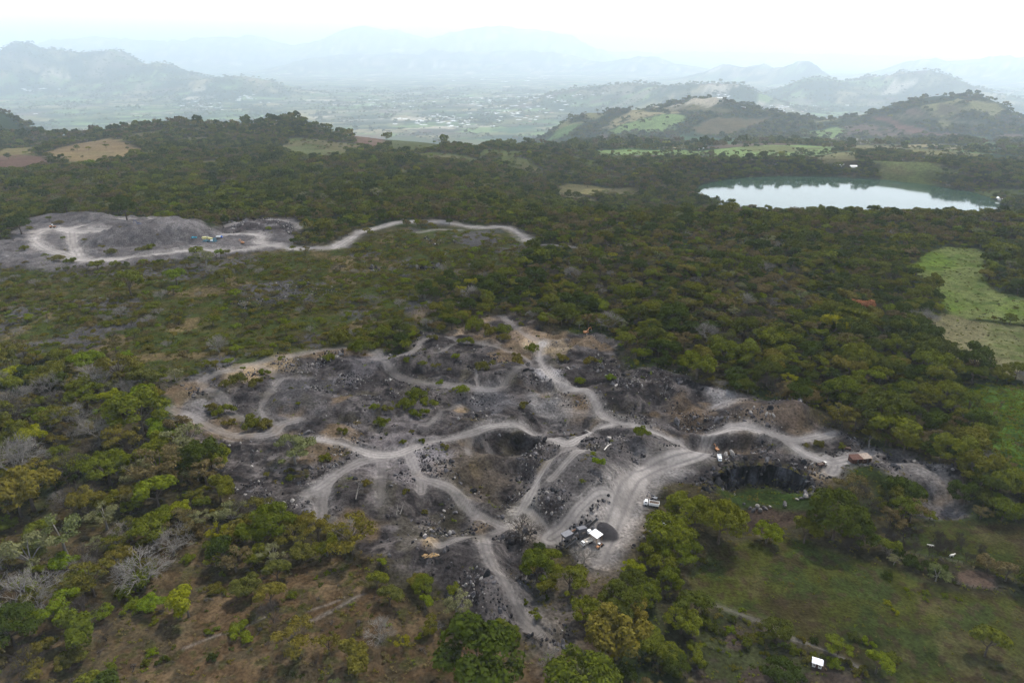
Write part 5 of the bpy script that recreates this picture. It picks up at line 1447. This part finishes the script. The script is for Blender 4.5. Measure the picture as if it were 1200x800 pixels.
excavator(285, 286, 2.6, "orange excavator at the right end of the far quarry", M_ORG, .85)
truck(230, 281, 3.1, "teal truck left of the yellow machine in the far quarry", M_TEAL, M_TEAL, False, .8)
def plant_machine(u, v, rz, label, frame, hop, belt, sc, L=20, name="crushing_plant"):
    """screening and crushing line: hoppers, screen box, belts on trusses"""
    t = root_at(name, u, v, rz, label, "machine", sc)
    h = MB().prism([(-1.2, 2.4), (1.2, 2.4), (2.0, 4.2), (-2.0, 4.2)], -1.4, 1.4).build("hopper", hop, t); h.location.x = -L * .32
    s = MB().box(0, 0, 2.9, 4.2, 2.0, 1.4, ry=.22, bev=.1).build("screen_box", hop, t)
    d = MB()
    for x in (-L * .38, -L * .26, -1.8, 1.8, L * .2, L * .34):
        for y in (-1.1, 1.1): d.box(x, y, 1.2, .22, .22, 2.9)
    d.box(0, 1.1, .5, L * .8, .25, .3); d.box(0, -1.1, .5, L * .8, .25, .3); d.build("frame", frame, t)
    for i, (x0, z0, x1, z1, y) in enumerate(((-L * .25, 1.4, -1.2, 3.6, 0), (1.5, 1.4, L * .36, 4.0, 0), (0.5, 1.2, L * .3, 2.6, 2.0), (-L * .45, .8, -L * .2, 2.2, -2.2))):
        a = math.atan2(z1 - z0, x1 - x0); ln = math.hypot(z1 - z0, x1 - x0)
        c = MB().box((x0 + x1) / 2, y, (z0 + z1) / 2, ln, .9, .12, ry=-a).build("conveyor_belt", belt, t)
        tr = MB()
        for q in (-.5, .5): tr.box((x0 + x1) / 2, y + q, (z0 + z1) / 2 - .15, ln, .09, .3, ry=-a)
        for kx in range(int(ln / 1.2)):
            f = (kx + .5) / int(ln / 1.2); tr.box(x0 + (x1 - x0) * f, y, z0 + (z1 - z0) * f - .22, .1, 1.0, .1)
        tr.build("truss", frame, c)
        MB().tube([(x1, y - .5, z1), (x1, y + .5, z1)], .22, 8).build("drum", M_STEEL, c)
    m = MB().box(L * .12, -1.4, 1.5, 1.6, 1.2, 1.2, bev=.1).build("engine_box", M_WHITE, t)
    MB().tube([(L * .12, -1.4, 2.1), (L * .12, -1.4, 2.8)], .08).build("exhaust_pipe", M_STEEL, m)
    MB().box(-L * .1, 1.6, 2.2, 2.2, .08, .7).build("guard_panel", M_ORG, t)
    MB().wheel(-L * .12, 1.35, .5, .5, .4).build("wheel", M_TIRE, t); MB().wheel(-L * .12, -1.35, .5, .5, .4).build("wheel", M_TIRE, t)
    return t
plant_machine(680, 622, .62, "long dark crushing line with belts beside the white-roofed shed", M_STEEL, M_STEEL, M_TIRE, 1.0, 22)
plant_machine(246, 283, .05, "yellow and teal crushing machine amid the far quarry's yard", M_TEAL, M_YLEAF, M_STEEL, 1.1, 14)
def tin_shed(u, v, rz, w, l, h, label, roofm, wallm, open_=True, name="open_shed", sc=1.0, pitch=.08):
    t = root_at(name, u, v, rz, label, "shed", sc)
    for sx in (-1, 1):
        for sy in (-1, 1): MB().tube([(sx * (w / 2 - .2), sy * (l / 2 - .2), -.5), (sx * (w / 2 - .2), sy * (l / 2 - .2), h)], .09, 6).build("post", M_WOOD, t)
    n = 5
    for i in range(n):
        MB().box((i - (n - 1) / 2) * w / n, 0, h + .15 + ((i % 2) * .035), w / n + .08, l + .3, .05, rx=pitch).build("roof_sheet", roofm, t)
    if not open_:
        for sx in (-1, 1): MB().box(sx * (w / 2 - .08), 0, h / 2 - .1, .1, l - .6, h - .2).build("wall", wallm, t)
        MB().box(0, l / 2 - .08, h / 2 - .1, w - .6, .1, h - .2).build("wall", wallm, t)
        MB().box(-w * .28, -l / 2 + .1, h / 2 - .1, w * .42, .1, h - .2).build("wall", wallm, t)
        MB().box(w * .22, -l / 2 + .13, h * .42, w * .2, .06, h * .8).build("door", M_RUST, t)
    return t
tin_shed(698, 634, .75, 3.5, 3.6, 2.4, "white-roofed open shed beside the crushing line and grey gravel heap", M_SHEET, M_RUST)
truck(687, 638, 3.75, "white truck parked under the left end of the white-roofed shed", M_WHITE, M_CREAM, False, .75)
loader(702, 641, .8, "small orange loader parked below the white-roofed shed", M_ORG, .6)
tin_shed(1002, 541, .12, 5.2, 3.8, 2.2, "rusty brown shed left of the pale tarpaulin-roofed one at the road end", M_RUST, M_RUST, False, "rusty_shed")
tin_shed(1013, 540, .2, 4.4, 3.8, 2.4, "shed with a pale brown roof at the very end of the road", M_TANS, M_RUST, False, "rusty_shed")
def hut(u, v, rz, w, l, h, label, roofm, wallm, name="hut", sc=1.0, cat="hut", detail=True, group=None, loc=None):
    t = root_at(name, u, v, rz, label, cat, sc, group) if loc is None else empty(name, loc, rz, sc)
    if loc is not None: tag(t, label, cat, group)
    y = l / 2; g = h + w * .28
    MB().prism([(-w / 2, -1), (w / 2, -1), (w / 2, h), (0, g), (-w / 2, h)], -y, y).build("wall", wallm, t)
    r = MB(); o = .35
    r.add([(-w / 2 - o, -y - o, h - .05), (0, -y - o, g + .16), (0, y + o, g + .16), (-w / 2 - o, y + o, h - .05), (-w / 2 - o, -y - o, h + .05), (0, -y - o, g + .28), (0, y + o, g + .28), (-w / 2 - o, y + o, h + .05)], [(0, 1, 2, 3), (7, 6, 5, 4), (0, 4, 5, 1), (1, 5, 6, 2), (2, 6, 7, 3), (3, 7, 4, 0)])
    r.add([(w / 2 + o, -y - o, h - .05), (0, -y - o, g + .16), (0, y + o, g + .16), (w / 2 + o, y + o, h - .05), (w / 2 + o, -y - o, h + .05), (0, -y - o, g + .28), (0, y + o, g + .28), (w / 2 + o, y + o, h + .05)], [(3, 2, 1, 0), (4, 5, 6, 7), (1, 5, 4, 0), (2, 6, 5, 1), (3, 7, 6, 2), (0, 4, 7, 3)])
    r.build("roof", roofm, t)
    if detail:
        MB().box(-w / 2 - .04, 0, h * .42, .08, .9, h * .84).build("door", M_RUST, t)
        for q in (-.3, .3): 
            f = MB().box(-w / 2 - .04, q * l, h * .55, .07, .7, .6).build("window", M_WOOD, t); MB().box(-w / 2 - .09, q * l, h * .55, .04, .56, .46).build("pane", M_GLASS, f)
    return t
hut(957, 779, 1.15, 2.4, 3.2, 2.2, "tiny white-roofed hut among the trees near the bottom edge", M_SHEET, M_WALL, "hut", .8)
def tent():
    t = root_at("tarpaulin_tent", 780, 612, .4, "white and green tarpaulin tent half hidden under the trees by the yard", "tent")
    prof = [(math.cos(a) * 1.9, math.sin(a) * 1.9) for a in np.linspace(0, math.pi, 9)]
    MB().prism(prof, -1.4, 1.4).build("cover", M_SHEET, t)
    for y in (-1.3, 0, 1.3): MB().tube([(math.cos(a) * 1.94, y, math.sin(a) * 1.94) for a in np.linspace(0, math.pi, 9)], .05, 4).build("hoop", M_STEEL, t)
tent()
# yellow timber pile and fallen wood
tp = root_at("timber_pile", 505, 650, .1, "pile of yellow sawn timber on the ash near the lower tracks", "timber pile", .72)
for i in range(26):
    MB().box(rng.uniform(-3.4, 3.4), rng.uniform(-1.3, 1.3), .2 + rng.random() * .5, rng.uniform(1.4, 2.6), .28, .2, rz=rng.uniform(-.7, .7), ry=rng.uniform(-.15, .15)).build("board", M_WOOD, tp)
def dead_tree(u, v, rz, L, label, mat, name="fallen_trunk", up=.1):
    t = root_at(name, u, v, rz, label, "dead wood"); r = np.random.default_rng(int(u)); mb = MB(); ends = []
    MB().tube([(0, 0, .2), (L * .5, .1, .3 + L * .4 * up), (L, 0, .4 + L * up)], [.30, .22, .14], 6).build("trunk", mat, t)
    for i in range(5): branch_tree(r, mb, (L * (.45 + .11 * i), 0, .35 + L * up * (.5 + .1 * i)), (.6, r.normal() * .8, .5), L * .28, .08, 1, ends, 2, .6, 4)
    mb.build("branches", mat, t)
dead_tree(452, 551, .2, 6, "bleached fallen trunk lying at the left rim of the ash", M_BARKG); 
dead_tree(245, 553, .15, 9, "pale fallen trunk at the left rim of the ash below the grey-green tree", M_BARKG)
dead_tree(614, 742, 5.6, 7, "dark log lying on the grey track near the bottom", M_BARKD)
dead_tree(418, 584, 1.4, 5, "tilted dead trunk beside the small rubble field left of the grey track", M_BARKG, "dead_snag", .9)
dead_tree(465, 605, 1.5, 3.0, "left one of two pale snags standing in the lower ash field", M_BARKG, "dead_snag", .7)
dead_tree(469, 604, 1.2, 3.5, "right one of two pale snags standing in the lower ash field", M_BARKG, "dead_snag", .8)
dead_tree(708, 527, .9, 4.5, "white curved log on the ash bank right of the track crossing", M_CREAM)
dead_tree(1018, 526, 1.1, 8, "grey dead tree top behind the pale-roofed shed", M_BARKG, "fallen_trunk", .2)
dead_tree(618, 672, 4.5, 6, "pale fallen trunk on the ash right of the grey track", M_BARKG)
# rubble heap of dark blocks around the crusher, as separate blocks
# fences and stakes in the pastures
def fence(pts, step, label, h=1.3):
    w = smooth_line(P(*pts), 4); seg = np.linalg.norm(np.diff(w, axis=0), axis=1); cum = np.concatenate([[0], np.cumsum(seg)])
    x0, y0 = w[0]; t = empty("fence", (x0, y0, ground_z(x0, y0))); tag(t, label, "fence"); prev = None
    r = np.random.default_rng(len(pts)); s = 0
    post = MB().tube([(0, 0, -.5), (.04, .02, h)], [.11, .09], 5).mesh("post", M_BARK); rails = MB()
    while s < cum[-1]:
        x = np.interp(s, cum, w[:, 0]); y = np.interp(s, cum, w[:, 1]); z = ground_z(x, y)
        o = bpy.data.objects.new("post", post); C.objects.link(o); o.parent = t; o.location = (x - x0, y - y0, z - t.location.z); o.scale = (1, 1, r.uniform(.75, 1.3)); o.rotation_euler = (r.normal() * .06, r.normal() * .06, r.random() * 6)
        p = (x - x0, y - y0, z - t.location.z)
        if prev is not None:
            for k in (.45, .85): rails.tube([(prev[0], prev[1], prev[2] + k * h), (p[0], p[1], p[2] + k * h)], .015, 3, cap=False)
        prev = p; s += step * r.uniform(.8, 1.2)
    rails.build("wire", M_STEEL, t)
fence([(1120, 686), (1135, 690), (1150, 692), (1162, 693), (1172, 690)], 1.5, "stake fence along the lower side of the bare brown plot")
fence([(1030, 640), (1050, 648), (1070, 652), (1100, 655), (1130, 662)], 2.0, "fence of rough stakes between the upper and lower pasture")
fence([(1045, 628), (1070, 620), (1100, 616)], 3.0, "stake fence along the top of the upper pasture")
for i in range(30):
    u = 1035 + 125 * rng.random(); v = 622 + 26 * rng.random() + (u - 1035) * .12
    x, y = at(u, v); o = place_plant(('bare', 'brown'), i % 2, (x, y, ground_z(x, y)), .30 + .15 * rng.random(), rng.random() * 6, "bare_sapling", "sapling", "leafless saplings on the upper pasture", None, 1.5)
    LAB.add(o, u, v, "thin leafless sapling")
def cow(u, v, rz, label, s=1.0):
    """a cow in one skin: legs with hocks, deep chest, neck carrying the head forward"""
    t = root_at("cow", u, v, rz, label, "cow", s)
    me = bpy.data.meshes.new("body")
    J = {'pelvis': (-.75, 0, 1.15, .30), 'belly': (-.1, 0, 1.05, .38), 'chest': (.55, 0, 1.08, .36), 'neck': (.95, 0, 1.3, .17), 'head': (1.3, 0, 1.38, .14), 'muzzle': (1.62, 0, 1.18, .09), 'tail': (-1.08, 0, 1.25, .05), 'tip': (-1.15, 0, .65, .03)}
    names = list(J); V = [J[n][:3] for n in names]; R = [J[n][3] for n in names]
    E = [(0, 1), (1, 2), (2, 3), (3, 4), (4, 5), (0, 6), (6, 7)]
    for sd in (-1, 1):
        o = len(V); V += [(-.72, sd * .22, .85), (-.88, sd * .22, .5), (-.80, sd * .22, .02)]; R += [.15, .07, .06]; E += [(0, o), (o, o + 1), (o + 1, o + 2)]
        o = len(V); V += [(.55, sd * .2, .75), (.57, sd * .2, .42), (.55, sd * .2, .02)]; R += [.12, .07, .06]; E += [(2, o), (o, o + 1), (o + 1, o + 2)]
        o = len(V); V += [(1.22, sd * .2, 1.5)]; R += [.04]; E += [(4, o)]
    me.from_pydata(V, E, []); ob = bpy.data.objects.new("body", me); C.objects.link(ob); ob.parent = t; me.materials.append(M_TAN)
    md = ob.modifiers.new("skin", 'SKIN'); sd = ob.modifiers.new("sub", 'SUBSURF'); sd.levels = 1; sd.render_levels = 1
    for i, r in enumerate(R): me.skin_vertices[0].data[i].radius = (r, r * .9)
    me.skin_vertices[0].data[0].use_root = True
    for s_ in (-1, 1): MB().tube([(1.28, s_ * .08, 1.5), (1.3, s_ * .2, 1.68)], [.035, .01], 5).build("horn", M_WOOD, t)
    return t
cow(1115, 652, .25, "white cow grazing on the upper pasture above the bare plot")
cow(1091, 641, 2.9, "white cow farther up the pasture among the leafless saplings")

# ------------------------------------------------------------------ buildings far off
house_mats = {'white': (plain("white_roof_paint", (.80, .79, .76), .6), M_WALL), 'red': (plain("clay_tile", (.42, .20, .13), .8), M_WALL), 'grey': (plain("grey_sheet", (.42, .43, .44), .6), M_WALL)}
hproto = {}
def house(x, y, w, l, h, c, rz, lab, group, name="house"):
    k = c
    z = hmacro(x, y) + .0
    if k not in hproto:
        hproto[k] = hut(0, 0, 0, 1.0, 1.0, .5, None, *house_mats[c], name=name, cat="house", detail=False, loc=(0, 0, 0)); t = hproto[k]
    else: t = copy_tree(hproto[k])
    t.location = (x, y, ground_z(x, y)); t.rotation_euler = (0, 0, rz); t.scale = (w, l, h * 1.6)
    tag(t, lab, "house", group); hn.append(t.name); return t
hn = []
def towns():
    TOWN = [  # centre u v, spread u v, count, size, phrase
        (520, 142, 46, 6, 34, 17, "beside the long white warehouse in the valley town"), (600, 134, 46, 7, 40, 16, "at the near right side of the valley town"), (560, 118, 50, 6, 34, 22, "in the middle of the valley town"),
        (640, 118, 50, 9, 34, 20, "at the right side of the valley town"), (460, 120, 40, 5, 16, 22, "in the fields left of the valley town"), (240, 124, 30, 5, 26, 18, "in the village on the left plain"), (290, 116, 26, 4, 14, 20, "above the village on the left plain"),
        (590, 92, 60, 4, 16, 40, "far behind the valley town"), (330, 86, 60, 6, 10, 44, "at the foot of the far left mountain"), (30, 106, 25, 3, 7, 26, "near the left edge of the plain"), (930, 126, 40, 3, 22, 13, "in the valley village between the right hills"), (846, 113, 25, 2, 6, 14, "left of the village between the right hills")]
    for (u, v, su, sv, n, size, ph) in TOWN:
        size *= 2.8
        for i in range(n):
            uu_ = u + rng.normal() * su * .6; vv_ = v + rng.normal() * sv * .6
            x, y = at(uu_, vv_); c = rng.choice(['white', 'red', 'grey'], p=[.78, .10, .12])
            w = size * rng.uniform(.5, 1.0); l = size * rng.uniform(.7, 1.7)
            cn = {'white': 'white-roofed', 'red': 'red-tiled', 'grey': 'grey-roofed'}[c]
            house(x, y, w, l, rng.uniform(3.5, 6), c, rng.random() * 3.14, None, "%s houses %s" % (cn, ph)); LABT.add(bpy.data.objects[hn[-1]], uu_, vv_, "distant %s house" % cn)
    for (u, v, w, l, h, c, rz, lab) in [(510, 137, 34, 120, 9, 'white', 1.5, "long white warehouse at the near edge of the valley town"), (520, 140, 20, 40, 7, 'white', 1.4, "white hall just below the long white warehouse"),
                                      (545, 112, 30, 34, 9, 'white', .3, "bright white block above the middle of the valley town"), (1147, 193, 14, 21, 5, 'white', 1.35, "white-roofed barn standing alone in the right fields"), (1085, 189, 8, 12, 4, 'white', .4, "white house beside the trees in the right fields"), (1092, 188, 8, 10, 4, 'white', .9, "second white house right beside its twin in the right fields"),
                                      (1130, 193, 6, 8, 4, 'white', .9, "small white hut left of the barn in the right fields"), (985, 194, 5, 8, 3, 'white', .9, "left one of two white houses by the wood above the lake"), (1000, 196, 5, 9, 3, 'white', 1.4, "right one of two white houses by the wood above the lake"),
                                      (993, 124, 22, 42, 8, 'white', 1.5, "large white hall in the village between the right hills"), (850, 114, 18, 36, 7, 'white', 1.5, "white hall left of the village between the right hills"), (42, 134, 18, 50, 7, 'white', 1.45, "long white shed on the plain at the left"), (821, 175, 8, 14, 4, 'white', 1.4, "white house in the meadow left of the lake"),
                                      (1172, 234, 5, 7, 3, 'white', .5, "white boathouse at the right shore of the lake"), (30, 106, 30, 60, 8, 'white', 1.4, "white sheds' largest hall on the far left plain")]:
        x, y = at(u, v); house(x, y, w, l, h, c, rz, lab, None)
towns()
LAB.done(); LABT.done()

# ------------------------------------------------------------------ haze
mh, nt, out = new_mat("haze_air")
pv = nt.nodes.new("ShaderNodeVolumePrincipled"); pv.inputs['Density'].default_value = HAZE_DENSITY; pv.inputs['Color'].default_value = (*HAZE_COLOR, 1)
pv.inputs['Anisotropy'].default_value = 0.6
nt.links.new(pv.outputs[0], out.inputs['Volume'])
hb = MB().box(0, 80000, 770, 420000, 164000, 3300)
ho = hb.build("haze", mh); ho['kind'] = 'stuff'
print("objects", len(bpy.data.objects))
